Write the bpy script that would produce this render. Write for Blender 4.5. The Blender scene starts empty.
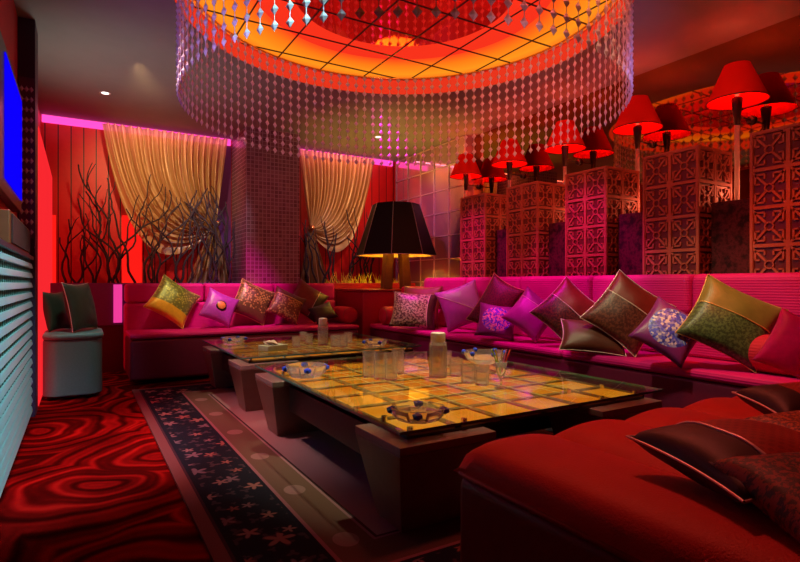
import bpy, bmesh, math, random
from mathutils import Vector, Matrix, Euler
random.seed(7)
PI = math.pi
SC = bpy.context.scene
COL = SC.collection
F = 538.0
H = 0.9                     # eye height

# ------------------------------------------------------------------ room numbers (metres)
XL, XR = -0.36, 4.08        # left wall, mirror wall on the right
YN, YB = -1.6, 6.80         # wall behind the camera, back wall
ZC = 2.67                   # ceiling
CX, CY = 1.861, 3.082       # centre of the round ceiling recess
RR = 1.46                   # its radius
RB = 1.40                   # radius of the bead curtain

# ------------------------------------------------------------------ node helpers
class NT:
    def __init__(s, name):
        s.m = bpy.data.materials.new(name); s.m.use_nodes = True
        s.t = s.m.node_tree; s.t.nodes.clear()
        s.out = s.t.nodes.new('ShaderNodeOutputMaterial')
    def n(s, typ, **kw):
        nd = s.t.nodes.new(typ)
        for k, v in kw.items():
            if k.startswith('i_'):
                nd.inputs[k[2:].replace('_', ' ')].default_value = v
            else: setattr(nd, k, v)
        return nd
    def l(s, a, b): s.t.links.new(a, b)
    def val(s, x, sock):
        if isinstance(x, (int, float)): sock.default_value = x
        else: s.l(x, sock)
    def math(s, op, a, b=0.0, c=0.0, clamp=False):
        nd = s.n('ShaderNodeMath', operation=op); nd.use_clamp = clamp
        s.val(a, nd.inputs[0]); s.val(b, nd.inputs[1]); s.val(c, nd.inputs[2])
        return nd.outputs[0]
    def mix(s, f, a, b):
        nd = s.n('ShaderNodeMix', data_type='RGBA')
        s.val(f, nd.inputs[0])
        for x, k in ((a, 6), (b, 7)):
            if isinstance(x, tuple): nd.inputs[k].default_value = (*x[:3], 1)
            else: s.l(x, nd.inputs[k])
        return nd.outputs[2]
    def ramp(s, f, stops, interp='LINEAR'):
        nd = s.n('ShaderNodeValToRGB'); r = nd.color_ramp; r.interpolation = interp
        while len(r.elements) < len(stops): r.elements.new(0.5)
        for e, (p, c) in zip(r.elements, stops):
            e.position = p; e.color = (*c[:3], 1)
        s.val(f, nd.inputs[0])
        return nd.outputs[0]
    def xyz(s, kind='Object'):
        tc = s.n('ShaderNodeTexCoord'); sp = s.n('ShaderNodeSeparateXYZ')
        s.l(tc.outputs[kind], sp.inputs[0])
        return tc.outputs[kind], sp.outputs[0], sp.outputs[1], sp.outputs[2]
    def comb(s, x, y, z=0.0):
        nd = s.n('ShaderNodeCombineXYZ')
        s.val(x, nd.inputs[0]); s.val(y, nd.inputs[1]); s.val(z, nd.inputs[2])
        return nd.outputs[0]
    def noise(s, vec, scale, detail=3, rough=.55):
        nd = s.n('ShaderNodeTexNoise'); s.l(vec, nd.inputs['Vector'])
        nd.inputs['Scale'].default_value = scale; nd.inputs['Detail'].default_value = detail
        nd.inputs['Roughness'].default_value = rough
        return nd.outputs[0]
    def bsdf(s, color=(.5,.5,.5), rough=.6, metal=0.0, spec=.5, sheen=0.0, bump=None, bs=.3, bd=.01, em=None, es=0.0, coat=0.0):
        p = s.n('ShaderNodeBsdfPrincipled')
        if isinstance(color, tuple): p.inputs['Base Color'].default_value = (*color[:3], 1)
        else: s.l(color, p.inputs['Base Color'])
        s.val(rough, p.inputs['Roughness']); s.val(metal, p.inputs['Metallic'])
        p.inputs['Specular IOR Level'].default_value = spec
        p.inputs['Sheen Weight'].default_value = sheen
        p.inputs['Coat Weight'].default_value = coat
        if em is not None:
            if isinstance(em, tuple): p.inputs['Emission Color'].default_value = (*em[:3], 1)
            else: s.l(em, p.inputs['Emission Color'])
            s.val(es, p.inputs['Emission Strength'])
        if bump is not None:
            b = s.n('ShaderNodeBump'); b.inputs['Strength'].default_value = bs; b.inputs['Distance'].default_value = bd
            s.l(bump, b.inputs['Height']); s.l(b.outputs[0], p.inputs['Normal'])
        return p.outputs[0]
    def done(s, sh): s.l(sh, s.out.inputs[0]); return s.m

_mc = {}
def plain(name, color, rough=.6, metal=0.0, spec=.5, em=None, es=0.0, nscale=60, namt=.18, sheen=0.0, coat=0.0, bs=.15):
    """a plain surface with a little grain of its own"""
    if name in _mc: return _mc[name]
    t = NT(name); co, *_ = t.xyz()
    n = t.noise(co, nscale)
    dark = tuple(c * (1 - namt) for c in color); lite = tuple(min(1, c * (1 + namt)) for c in color)
    c = t.mix(n, dark, lite)
    _mc[name] = t.done(t.bsdf(c, rough, metal, spec, sheen, n, bs, .004, em, es, coat))
    return _mc[name]

def glow(name, color, s):
    if name in _mc: return _mc[name]
    t = NT(name); e = t.n('ShaderNodeEmission'); e.inputs[0].default_value = (*color, 1); e.inputs[1].default_value = s
    _mc[name] = t.done(e.outputs[0]); return _mc[name]

# ------------------------------------------------------------------ mesh helpers
def box(bm, x0, x1, y0, y1, z0, z1):
    vs = [bm.verts.new(p) for p in ((x0,y0,z0),(x1,y0,z0),(x1,y1,z0),(x0,y1,z0),(x0,y0,z1),(x1,y0,z1),(x1,y1,z1),(x0,y1,z1))]
    for f in ((3,2,1,0),(4,5,6,7),(0,1,5,4),(1,2,6,5),(2,3,7,6),(3,0,4,7)): bm.faces.new([vs[i] for i in f])
def frustum(bm, b, z0, t, z1):
    """b and t are (x0,x1,y0,y1) rectangles"""
    vs = []
    for (x0,x1,y0,y1), z in ((b,z0),(t,z1)):
        vs += [bm.verts.new(p) for p in ((x0,y0,z),(x1,y0,z),(x1,y1,z),(x0,y1,z))]
    for f in ((3,2,1,0),(4,5,6,7),(0,1,5,4),(1,2,6,5),(2,3,7,6),(3,0,4,7)): bm.faces.new([vs[i] for i in f])
def lathe(bm, prof, n=24, c=(0,0,0), cap0=True, cap1=True, rx=1, ry=1, ph=0):
    rings = []
    for r, z in prof:
        rings.append([bm.verts.new((c[0]+rx*r*math.cos(ph+2*PI*i/n), c[1]+ry*r*math.sin(ph+2*PI*i/n), c[2]+z)) for i in range(n)])
    for a, b in zip(rings, rings[1:]):
        for i in range(n): bm.faces.new((a[i], a[(i+1)%n], b[(i+1)%n], b[i]))
    if cap0: bm.faces.new(rings[0][::-1])
    if cap1: bm.faces.new(rings[-1])
def tube(bm, pts, r, n=8, cap=True):
    pts = [Vector(p) for p in pts]
    rs = r if isinstance(r, (list, tuple)) else [r]*len(pts)
    rings = []; up = None
    for i, p in enumerate(pts):
        d = (pts[min(i+1,len(pts)-1)] - pts[max(i-1,0)]).normalized()
        if up is None:
            up = Vector((0,0,1)) if abs(d.z) < .9 else Vector((1,0,0))
        s = d.cross(up).normalized(); up = s.cross(d).normalized()
        rings.append([bm.verts.new(p + rs[i]*(math.cos(2*PI*k/n)*s + math.sin(2*PI*k/n)*up)) for k in range(n)])
    for a, b in zip(rings, rings[1:]):
        for k in range(n): bm.faces.new((a[k], a[(k+1)%n], b[(k+1)%n], b[k]))
    if cap:
        bm.faces.new(rings[0][::-1]); bm.faces.new(rings[-1])
def bar(bm, a, b, w, h, nrm):
    """a straight rectangular bar from a to b, width w across, height h along nrm"""
    a = Vector(a); b = Vector(b); n = Vector(nrm).normalized(); d = (b-a).normalized(); s = d.cross(n).normalized()
    vs = []
    for p in (a, b):
        for q in (-s*w/2, s*w/2, s*w/2+n*h, -s*w/2+n*h): vs.append(bm.verts.new(p+q))
    for f in ((0,1,2,3),(7,6,5,4),(0,4,5,1),(1,5,6,2),(2,6,7,3),(3,7,4,0)): bm.faces.new([vs[i] for i in f])

def obj(name, bm, mat, parent=None, smooth=False, bev=0, seg=2, sub=0, world=False, off=None):
    """link bm as one mesh object; world=True: bm is in room coordinates, off or the parent's place becomes the origin"""
    o_ = Vector((0,0,0))
    if world and parent is not None: o_ = parent.location.copy()
    if off is not None: o_ = Vector(off)
    if o_.length: bmesh.ops.translate(bm, verts=bm.verts, vec=-o_)
    bmesh.ops.recalc_face_normals(bm, faces=bm.faces)
    me = bpy.data.meshes.new(name); bm.to_mesh(me); bm.free()
    if mat: me.materials.append(mat)
    o = bpy.data.objects.new(name, me); COL.objects.link(o)
    if parent is not None: o.parent = parent
    elif off is not None: o.location = o_
    if smooth:
        for p in me.polygons: p.use_smooth = True
    if bev:
        b = o.modifiers.new('bevel', 'BEVEL'); b.width = bev; b.segments = seg; b.limit_method = 'ANGLE'; b.angle_limit = .6
        for p in me.polygons: p.use_smooth = True
        w = o.modifiers.new('wn', 'WEIGHTED_NORMAL'); w.keep_sharp = True
    if sub:
        s = o.modifiers.new('sub', 'SUBSURF'); s.levels = sub; s.render_levels = sub
    return o
def tag(o, label, cat, group=None, kind=None):
    o['label'] = label; o['category'] = cat
    if group: o['group'] = group
    if kind: o['kind'] = kind
    return o
def thing(name, label, cat, loc=(0,0,0), rotz=0, group=None):
    o = bpy.data.objects.new(name, None); COL.objects.link(o); o.location = loc; o.rotation_euler = (0,0,rotz)
    o.empty_display_size = .1
    return tag(o, label, cat, group)
def struct(name, bm, mat, **kw):
    o = obj(name, bm, mat, **kw); o['kind'] = 'structure'; return o
def dup(root, label, loc=None, rotz=None, group=None):
    r = root.copy(); COL.objects.link(r)
    if loc is not None: r.location = loc
    if rotz is not None: r.rotation_euler = (0,0,rotz)
    r['label'] = label
    if group: r['group'] = group
    for ch in list(root.children):
        c = ch.copy(); COL.objects.link(c); c.parent = r
        for g in ch.children:
            d = g.copy(); COL.objects.link(d); d.parent = c
    return r
BM = bmesh.new
def lamp(name, kind, loc, color, power, target=None, size=.1, size_y=None, spot=None, blend=.6):
    d = bpy.data.lights.new(name, kind); d.color = color; d.energy = power
    if kind == 'AREA':
        d.size = size
        if size_y: d.shape = 'RECTANGLE'; d.size_y = size_y
    else: d.shadow_soft_size = size
    if kind == 'SPOT': d.spot_size = math.radians(spot); d.spot_blend = blend
    o = bpy.data.objects.new(name, d); COL.objects.link(o); o.location = loc
    if target is not None:
        o.rotation_euler = (Vector(target)-Vector(loc)).to_track_quat('-Z', 'Y').to_euler()
    return o

# ------------------------------------------------------------------ materials of the shell
def mat_carpet():
    t = NT('swirl_carpet'); co, x, y, z = t.xyz()
    nz = t.n('ShaderNodeTexNoise'); t.l(co, nz.inputs['Vector']); nz.inputs['Scale'].default_value = 1.6
    va = t.n('ShaderNodeVectorMath', operation='MULTIPLY_ADD'); t.l(nz.outputs['Color'], va.inputs[0]); va.inputs[1].default_value = (.42,.42,0); t.l(co, va.inputs[2])
    vo = t.n('ShaderNodeTexVoronoi'); vo.voronoi_dimensions = '2D'; t.l(va.outputs[0], vo.inputs['Vector']); vo.inputs['Scale'].default_value = 1.25; vo.inputs['Randomness'].default_value = .75
    d = vo.outputs['Distance']
    w = t.math('SINE', t.math('MULTIPLY', d, 40.0)); w2 = t.math('SINE', t.math('MULTIPLY_ADD', d, 93.0, 1.0)); w = t.math('MULTIPLY_ADD', w, .24, t.math('MULTIPLY_ADD', w2, .12, t.math('MULTIPLY_ADD', t.noise(va.outputs[0], 5, 3), .5, .22)))
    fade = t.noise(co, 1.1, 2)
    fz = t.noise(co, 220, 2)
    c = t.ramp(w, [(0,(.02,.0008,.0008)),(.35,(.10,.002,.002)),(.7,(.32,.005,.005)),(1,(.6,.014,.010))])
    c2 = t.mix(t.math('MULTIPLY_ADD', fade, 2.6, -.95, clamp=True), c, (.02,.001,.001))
    return t.done(t.bsdf(c2, .95, 0, 0, 0, fz, .5, .006))
def mat_rug():
    x0, x1, y0, y1 = 0.366, 2.74, 1.14, 4.99
    t = NT('floral_border_rug'); co, x, y, z = t.xyz()
    e = t.math('MINIMUM', t.math('MINIMUM', t.math('SUBTRACT', x, x0), t.math('SUBTRACT', x1, x)),
               t.math('MINIMUM', t.math('SUBTRACT', y, y0), t.math('SUBTRACT', y1, y)))
    base = t.ramp(t.math('DIVIDE', e, 1.0), [(0,(.16,.05,.05)),(.048,(.05,.02,.03)),(.060,(.013,.014,.022)),(.335,(.24,.10,.12)),(.350,(.115,.065,.05)),
                                           (.505,(.24,.12,.14)),(.516,(.05,.025,.03)),(.530,(.27,.17,.18))], 'CONSTANT')
    # flowers in the dark band
    def flowers(scale, petals, size, off):
        v = t.n('ShaderNodeVectorMath', operation='MULTIPLY_ADD'); t.l(co, v.inputs[0]); v.inputs[1].default_value = (scale,scale,0); v.inputs[2].default_value = (off,off*.7,0)
        vo = t.n('ShaderNodeTexVoronoi'); vo.voronoi_dimensions = '2D'; t.l(v.outputs[0], vo.inputs['Vector']); vo.inputs['Scale'].default_value = 1.0; vo.inputs['Randomness'].default_value = .8
        dv = t.n('ShaderNodeVectorMath', operation='SUBTRACT'); t.l(v.outputs[0], dv.inputs[0]); t.l(vo.outputs['Position'], dv.inputs[1])
        sp = t.n('ShaderNodeSeparateXYZ'); t.l(dv.outputs[0], sp.inputs[0])
        sc = t.n('ShaderNodeSeparateXYZ'); t.l(vo.outputs['Color'], sc.inputs[0])
        a = t.math('ADD', t.math('ARCTAN2', sp.outputs[1], sp.outputs[0]), t.math('MULTIPLY', sc.outputs[0], 6.0))
        r = t.math('MULTIPLY_ADD', t.math('COSINE', t.math('MULTIPLY', a, petals)), .34*size, .68*size)
        r = t.math('MULTIPLY', r, t.math('MULTIPLY_ADD', sc.outputs[1], .8, .45))
        return t.math('MULTIPLY_ADD', t.math('SUBTRACT', r, vo.outputs['Distance']), 14.0, .3, clamp=True), sc.outputs[2]
    inb = t.math('MULTIPLY', t.math('GREATER_THAN', e, .085), t.math('LESS_THAN', e, .32))
    f1, h1 = flowers(7.0, 5, .34, 0.0); f2, h2 = flowers(13.0, 3, .36, 3.3)
    c = t.mix(t.math('MULTIPLY', t.math('MULTIPLY', f2, inb), .45), base, (.10,.06,.075))
    fc = t.ramp(h1, [(0,(.22,.07,.06)),(.5,(.26,.12,.11)),(1,(.14,.09,.12))])
    c = t.mix(t.math('MULTIPLY', f1, inb), c, fc)
    # ovals on the brown band
    k = .52
    ox = t.math('SUBTRACT', e, .425)
    lo = t.math('SUBTRACT', t.math('MODULO', t.math('ADD', y, 10.0), k), k/2)
    ov = t.math('ADD', t.math('POWER', t.math('DIVIDE', ox, .045), 2.0), t.math('POWER', t.math('DIVIDE', lo, .055), 2.0))
    c = t.mix(t.math('MULTIPLY', t.math('LESS_THAN', ov, 1.0), .5), c, (.30,.17,.17))
    fz = t.noise(co, 260, 2)
    return t.done(t.bsdf(c, .95, 0, .05, 0, fz, .4, .005))
def mat_mirror(name, col, rough=.03, dust=.0):
    t = NT(name); co, *_ = t.xyz(); n = t.noise(co, 1.5, 2)
    c = t.mix(n, tuple(a*.85 for a in col), col)
    return t.done(t.bsdf(c, rough, 1.0))
def mat_panels():
    t = NT('red_wall_panels'); co, x, y, z = t.xyz()
    s = t.math('ABSOLUTE', t.math('SUBTRACT', t.math('MODULO', t.math('ADD', x, 10.0), .118), .059))
    seam = t.math('GREATER_THAN', s, .0535)
    n = t.noise(co, 25)
    c = t.mix(seam, t.mix(n, (.48,.003,.005), (.6,.005,.006)), (.02,.001,.001))
    return t.done(t.bsdf(c, .45, 0, .4))
def mat_tiles():
    t = NT('mosaic_tiles'); co, x, y, z = t.xyz()
    v = t.comb(t.math('ADD', x, y), z)
    b = t.n('ShaderNodeTexBrick'); t.l(v, b.inputs['Vector']); b.offset = 0; b.squash = 1
    for k, a in (('Scale',1.0),('Mortar Size',.0042),('Brick Width',.046),('Row Height',.046),('Bias',0.0),('Mortar Smooth',.1)): b.inputs[k].default_value = a
    b.inputs['Color1'].default_value = (.19,.085,.08,1); b.inputs['Color2'].default_value = (.32,.17,.155,1); b.inputs['Mortar'].default_value = (.42,.30,.29,1)
    return t.done(t.bsdf(b.outputs['Color'], t.math('MULTIPLY_ADD', b.outputs['Fac'], .5, .25), 0, .5, 0, b.outputs['Fac'], -.4, .003))

m_carpet = mat_carpet(); m_rug = mat_rug(); m_panels = mat_panels(); m_tiles = mat_tiles()
m_mirror = mat_mirror('bronze_mirror', (.55,.28,.09), .025)
m_mirror_tile = NT('pink_mirror_tile'); m_mirror_tile = m_mirror_tile.done(m_mirror_tile.bsdf((.80,.52,.62), .08, .72))
m_ceiling = plain('ceiling_paint', (.26,.25,.22), .75, nscale=8, namt=.06)
m_darkwall = plain('dark_wall_paint', (.03,.012,.02), .7)
m_black = plain('black_lacquer', (.008,.007,.008), .3)
m_purplewall = plain('purple_lacquer', (.16,.03,.18), .5)
m_redbase = plain('red_lacquer', (.35,.01,.03), .4); m_lowwall = plain('deep_maroon_lacquer', (.09,.006,.02), .4)
m_redglow = glow('red_light_panel', (1.0,.012,.008), 1.0)

# ------------------------------------------------------------------ shell
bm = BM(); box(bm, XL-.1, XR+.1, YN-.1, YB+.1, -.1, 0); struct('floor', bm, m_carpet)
bm = BM(); box(bm, XL-.1, XR+.1, YB, YB+.1, 0, ZC+.3); struct('wall_back', bm, m_panels)
bm = BM(); box(bm, XL-.1, XL, YN, YB, 0, ZC+.3); struct('wall_left', bm, plain('left_wall_red', (.55,.02,.03), .6))
bm = BM(); box(bm, XR, XR+.1, YN, YB, 0, ZC+.3); struct('wall_right', bm, m_mirror)
bm = BM(); box(bm, XL-.1, XR+.1, YN-.1, YN, 0, ZC+.3); struct('wall_front', bm, m_darkwall)
# ceiling with the round hole
bm = BM(); N = 96
def edge_pt(a):
    dx, dy = math.cos(a), math.sin(a); ts = []
    if dx > 1e-6: ts.append((XR+.1-CX)/dx)
    if dx < -1e-6: ts.append((XL-.1-CX)/dx)
    if dy > 1e-6: ts.append((YB+.1-CY)/dy)
    if dy < -1e-6: ts.append((YN-.1-CY)/dy)
    t_ = min(ts); return CX+dx*t_, CY+dy*t_
angs = sorted([2*PI*i/N for i in range(N)] + [math.atan2(sy-CY, sx-CX) % (2*PI) for sx in (XL-.1, XR+.1) for sy in (YN-.1, YB+.1)])
inn = [bm.verts.new((CX+RR*math.cos(a), CY+RR*math.sin(a), ZC)) for a in angs]
out = [bm.verts.new((*edge_pt(a), ZC)) for a in angs]
inn2 = [bm.verts.new((v.co.x, v.co.y, ZC+.06)) for v in inn]; out2 = [bm.verts.new((v.co.x, v.co.y, ZC+.06)) for v in out]
n_ = len(angs)
for i in range(n_):
    j = (i+1) % n_
    bm.faces.new((inn[i], inn[j], out[j], out[i])); bm.faces.new((inn2[j], inn2[i], out2[i], out2[j])); bm.faces.new((inn[j], inn[i], inn2[i], inn2[j]))
struct('ceiling', bm, m_ceiling)
# recess: inner wall, top discs
def annulus(bm, r0, r1, z, h, n=96):
    for a in range(n):
        q = [2*PI*a/n, 2*PI*(a+1)/n]
        p = [(CX+r*math.cos(t_), CY+r*math.sin(t_)) for r in (r0, r1) for t_ in q]
        vs = [bm.verts.new((*p[k], zz)) for zz in (z, z+h) for k in range(4)]
        for f in ((0,1,3,2),(4,6,7,5),(0,4,5,1),(2,3,7,6)): bm.faces.new([vs[i] for i in f])
    bmesh.ops.remove_doubles(bm, verts=bm.verts, dist=1e-5)
bm = BM(); annulus(bm, RR, RR+.03, ZC+.002, .16); struct('trim_1', bm, plain('recess_red_paint', (.8,.05,.03), .5), smooth=False)

t = NT('red_mirror_glass'); co, x, y, z = t.xyz()
g_ = t.bsdf((.55,.03,.02), .04, 1.0); e_ = t.n('ShaderNodeEmission'); e_.inputs[0].default_value = (1,.01,.006,1); e_.inputs[1].default_value = .30
mx = t.n('ShaderNodeAddShader'); t.l(g_, mx.inputs[0]); t.l(e_.outputs[0], mx.inputs[1]); m_redglass = t.done(mx.outputs[0])
LAY = 1
laylight = thing('round_ceiling_light', 'large round luminous orange and red glass panel set in the ceiling recess', 'ceiling light', (CX, CY, ZC+.14))
bm = BM(); lathe(bm, [(.74,0),(.74,.02)], 64); obj('centre_glass', bm, m_redglass, laylight)
bm = BM(); annulus(bm, .742, 1.00, ZC+.14, .02); obj('red_ring', bm, glow('red_ring_light', (1.0,.035,.012), .95), laylight, world=True)
def mat_amber():
    t = NT('orange_ring_light'); co, x, y, z = t.xyz()
    r = t.math('SQRT', t.math('ADD', t.math('MULTIPLY', x, x), t.math('MULTIPLY', y, y)))
    c = t.ramp(t.math('DIVIDE', t.math('SUBTRACT', r, 1.02), .44), [(0,(1,.08,.01)),(.3,(1,.2,.008)),(.7,(1,.3,.012)),(1,(1,.14,.012))])
    e = t.n('ShaderNodeEmission'); t.l(c, e.inputs[0]); e.inputs[1].default_value = 1.05
    return t.done(e.outputs[0])
bm = BM(); annulus(bm, RR-.012, RR-.001, ZC+.004, .125); obj('red_edge_band', bm, glow('red_edge_glow', (1.0,.045,.015), .8), laylight, world=True)  # lit red edge of the recess wall put in as emission
bm = BM(); annulus(bm, 1.002, RR-.014, ZC+.14, .02); obj('orange_ring', bm, mat_amber(), laylight, world=True)
bm = BM()
for k in range(-4, 5):
    o_ = k*.405 - .02
    if abs(o_) < RR-.05:
        L = math.sqrt((RR-.01)**2 - o_**2)
        bar(bm, (o_, -L, 0), (o_, L, 0), .010, .006, (0,0,-1))
        bar(bm, (-L, o_+.05, 0), (L*.97, o_+.05, 0), .010, .007, (0,0,-1))
obj('grid_bars', bm, m_black, laylight)

# right ledge and mosaic column, planter, mirror tiles
bm = BM(); box(bm, 3.36, XR, .2, 5.06, 0, .895); struct('trim_2', bm, plain('ledge_red', (.10,.01,.015), .5), bev=.008)
bm = BM(); box(bm, 1.61, 2.24, 6.115, YB, 0, ZC); struct('column', bm, m_tiles)
mt = thing('mirror_tile_panel', 'tall wall panel of square mirror tiles in pale grid, right of the big black lamp', 'mirror', (XR-.14, 5.94, 0))
bm = BM(); box(bm, XR-.13, XR, 5.12, 6.78, 0, ZC-.002); obj('mirror_glass', bm, m_mirror_tile, mt, world=True)
bm = BM()
for k in range(0, 6): box(bm, XR-.142, XR-.13, 5.12+k*.325, 5.135+k*.325, .6, ZC-.002)
for k in range(0, 8): box(bm, XR-.142, XR-.13, 5.12, 6.76, .62+k*.29, .632+k*.29)
obj('tile_grid', bm, plain('pale_grid', (.55,.42,.42), .5), mt, world=True)
bm = BM(); box(bm, -.25, 1.60, 6.16, 6.30, 0, .47); struct('trim_3', bm, m_lowwall)
bm = BM(); box(bm, .285, .362, 6.125, 6.139, .50, .885); tag(obj('pink_lit_patch', bm, glow('pink_wall_glow', (1.0,.05,.36), .9), off=(.32,6.13,.5)), 'short upright pink-lit wall patch made to glow at the left end of the back sofa', 'light strip')  # pink light on the wall put in as an emissive patch
bm = BM(); box(bm, -.25, 1.60, 6.14, 6.30, .472, .9); struct('trim_4', bm, m_purplewall, bev=.006)
bm = BM(); box(bm, 2.25, 3.90, 6.16, 6.30, 0, .9); struct('trim_5', bm, m_redbase, bev=.006)
# soil beds behind the planter walls
m_soil = plain('dark_pebbles', (.03,.015,.012), .9, nscale=90, bs=.8)
bm = BM(); box(bm, -.25, 1.60, 6.302, YB-.032, 0, .80); struct('trim_6', bm, m_soil)
bm = BM(); box(bm, 2.25, 3.90, 6.302, YB-.002, 0, .80); struct('trim_7', bm, m_soil)
# pilaster by the television, media wall
bm = BM(); box(bm, XL, -.262, 4.36, 4.62, 0, ZC-.002); struct('trim_8', bm, plain('pilaster_dark', (.035,.02,.06), .45), bev=.004)
# red light slots on the back wall (lit panels)
for k, (xa, xb, z0, z1) in enumerate(((.40,.60,.82,1.66),(-.262,-.225,.82,1.62))):
    bm = BM(); box(bm, xa, xb, YB-.03, YB-.001, z0, z1)
    tag(obj('wall_light_panel', bm, m_redglow, off=((xa+xb)/2, YB-.02, z0)), ('wide glowing red light panel behind the dry branches', 'narrow glowing red light slot at the left corner of the back wall')[k], 'light panel')
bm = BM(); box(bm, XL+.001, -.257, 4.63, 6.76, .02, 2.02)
tag(obj('side_wall_glow', bm, glow('side_red_glow', (1.0,.022,.03), .95), off=(XL, 5.7, .02)), 'tall stretch of red-lit left wall, made to glow, beyond the dark pilaster', 'light panel')  # red light on the side wall put in as emission

# magenta cove strips above the curtains
for k, (xa, xb) in enumerate(((XL, 1.60), (2.25, 3.90))):
    bm = BM(); box(bm, xa+.01, xb-.01, YB-.045, YB-.002, ZC-.075, ZC-.004)
    tag(obj('cove_strip', bm, glow('magenta_cove', (1.0,.06,.42), 1.6), off=((xa+xb)/2, YB-.02, ZC-.07)), ('magenta light strip along the ceiling left of the mosaic column', 'magenta light strip along the ceiling right of the mosaic column')[k], 'light strip', 'magenta cove lights')

# ------------------------------------------------------------------ rug
bm = BM(); box(bm, .366, 2.74, 1.14, 4.99, .001, .012)
tag(obj('floral_rug', bm, m_rug), 'rectangular rug with dark floral border and mauve centre under both glass tables', 'rug')

# ------------------------------------------------------------------ curtains
def mat_curtain():
    t = NT('gold_sheer'); co, x, y, z = t.xyz('UV')
    st = t.noise(t.comb(t.math('MULTIPLY', x, 60.0), t.math('MULTIPLY', y, 1.5)), 1.0, 4)
    c = t.ramp(st, [(.3,(.40,.22,.06)),(.55,(.70,.46,.20)),(.75,(.9,.72,.45))])
    d = t.n('ShaderNodeBsdfDiffuse'); t.l(c, d.inputs[0])
    tr = t.n('ShaderNodeBsdfTranslucent'); t.l(c, tr.inputs[0])
    gl = t.n('ShaderNodeBsdfGlossy'); gl.inputs[0].default_value = (1,.85,.6,1); gl.inputs[1].default_value = .4
    m1 = t.n('ShaderNodeMixShader'); m1.inputs[0].default_value = .35; t.l(d.outputs[0], m1.inputs[1]); t.l(tr.outputs[0], m1.inputs[2])
    m2 = t.n('ShaderNodeMixShader'); m2.inputs[0].default_value = .12; t.l(m1.outputs[0], m2.inputs[1]); t.l(gl.outputs[0], m2.inputs[2])
    tp = t.n('ShaderNodeBsdfTransparent'); m3 = t.n('ShaderNodeMixShader'); m3.inputs[0].default_value = .10; t.l(m2.outputs[0], m3.inputs[1]); t.l(tp.outputs[0], m3.inputs[2])
    return t.done(m3.outputs[0])
m_curtain = mat_curtain(); m_gold = plain('gold_metal', (.9,.55,.15), .25, 1.0, nscale=30)
def bez(p, t_):
    u = 1-t_; return p[0]*u**3 + 3*p[1]*u*u*t_ + 3*p[2]*u*t_*t_ + p[3]*t_**3
def curtain(label, xa, xb, tie, sag, tail, y0=YB-.20, mirror=False):
    """top runs xa (swept side) to xb (tie side); tie=(x,z); sag = two control points of the swept edge; tail=(x0,x1)"""
    root = thing('curtain', label, 'curtain', (tie[0], y0, .80), group='tied gold curtains')
    bm = BM(); NS, NTp, NTl = 150, 34, 14
    uvl = bm.loops.layers.uv.new('uv'); grid = []
    for i in range(NS+1):
        s = i/NS; col = []
        X0 = xa + (xb-xa)*s
        spread = (s-.5)
        P = [(X0, ZC-.05), (sag[0][0]+(X0*.5+tie[0]*.5-sag[0][0])*s**.8 + (xb-sag[0][0])*.0, sag[0][1]+(2.05-sag[0][1])*s**.5),
             (sag[1][0]+(tie[0]*.85+xb*.15-sag[1][0])*s**.8, sag[1][1]+(1.78-sag[1][1])*s**.42), (tie[0], tie[1] + .05*spread)]
        for j in range(NTp+1):
            t_ = j/NTp
            x = bez([p[0] for p in P], t_); z = bez([p[1] for p in P], t_)
            amp = .035*(1-t_)**.6*(.35+.65*min(1, t_*4+.4)) + .012
            y = y0 + amp*math.sin(s*2*PI*17 + 1.5*math.sin(s*9)) + .012*math.sin(s*2*PI*41+t_*3) - .05*math.sin(t_*PI)*(1-s)
            col.append((x, y, z))
        bx = tail[0] + (tail[1]-tail[0])*s
        for j in range(1, NTl+1):
            t_ = j/NTl; e = t_**.75
            x = tie[0] + (bx-tie[0])*e; z = tie[1] + .05*spread*(1-t_) + (.802-tie[1])*t_
            y = y0 + (.010+.035*e)*math.sin(s*2*PI*9+.6) + .01*math.sin(s*2*PI*23)
            col.append((x, y, z))
        grid.append([bm.verts.new(c) for c in col])
    for i in range(NS):
        for j in range(len(grid[0])-1):
            f = bm.faces.new((grid[i][j], grid[i+1][j], grid[i+1][j+1], grid[i][j+1]))
            for lp, (a, b) in zip(f.loops, ((i,j),(i+1,j),(i+1,j+1),(i,j+1))): lp[uvl].uv = (a/NS, b/(NTp+NTl))
    obj('drape', bm, m_curtain, root, smooth=True, world=True)
    bm = BM(); pts = [(tie[0]+.035*math.cos(a), y0+.055*math.sin(a), tie[1]-.005) for a in [k*PI/8 for k in range(17)]]
    tube(bm, pts, .012, 8); obj('tie_band', bm, m_gold, root, smooth=True, world=True)
    bm = BM(); lathe(bm, [(.001,-.012),(.024,-.01),(.032,0),(.024,.012),(.012,.02),(.001,.024)], 16)
    bmesh.ops.rotate(bm, verts=bm.verts, cent=(0,0,0), matrix=Matrix.Rotation(PI/2,3,'X')); bmesh.ops.translate(bm, verts=bm.verts, vec=(tie[0], y0-.085, tie[1]))
    obj('tie_knob', bm, m_gold, root, smooth=True, world=True)
curtain('wide gold sheer curtain swept to a knot on the right, left of the mosaic column', .20, 1.52, (1.385, 1.60), ((.40,1.25),(.80,.85)), (1.02,1.55))
curtain('narrower gold sheer curtain swept to a knot on the left, right of the mosaic column', 3.50, 2.42, (2.56, 1.61), ((3.25,1.35),(2.95,1.0)), (2.85,2.42))
bm = BM(); box(bm, 1.40, 1.60, YB-.012, YB-.001, .81, ZC-.08); struct('trim_9', bm, m_purplewall)
bm = BM(); box(bm, 2.25, 2.46, YB-.012, YB-.001, .81, ZC-.08); struct('trim_10', bm, m_purplewall)

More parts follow.
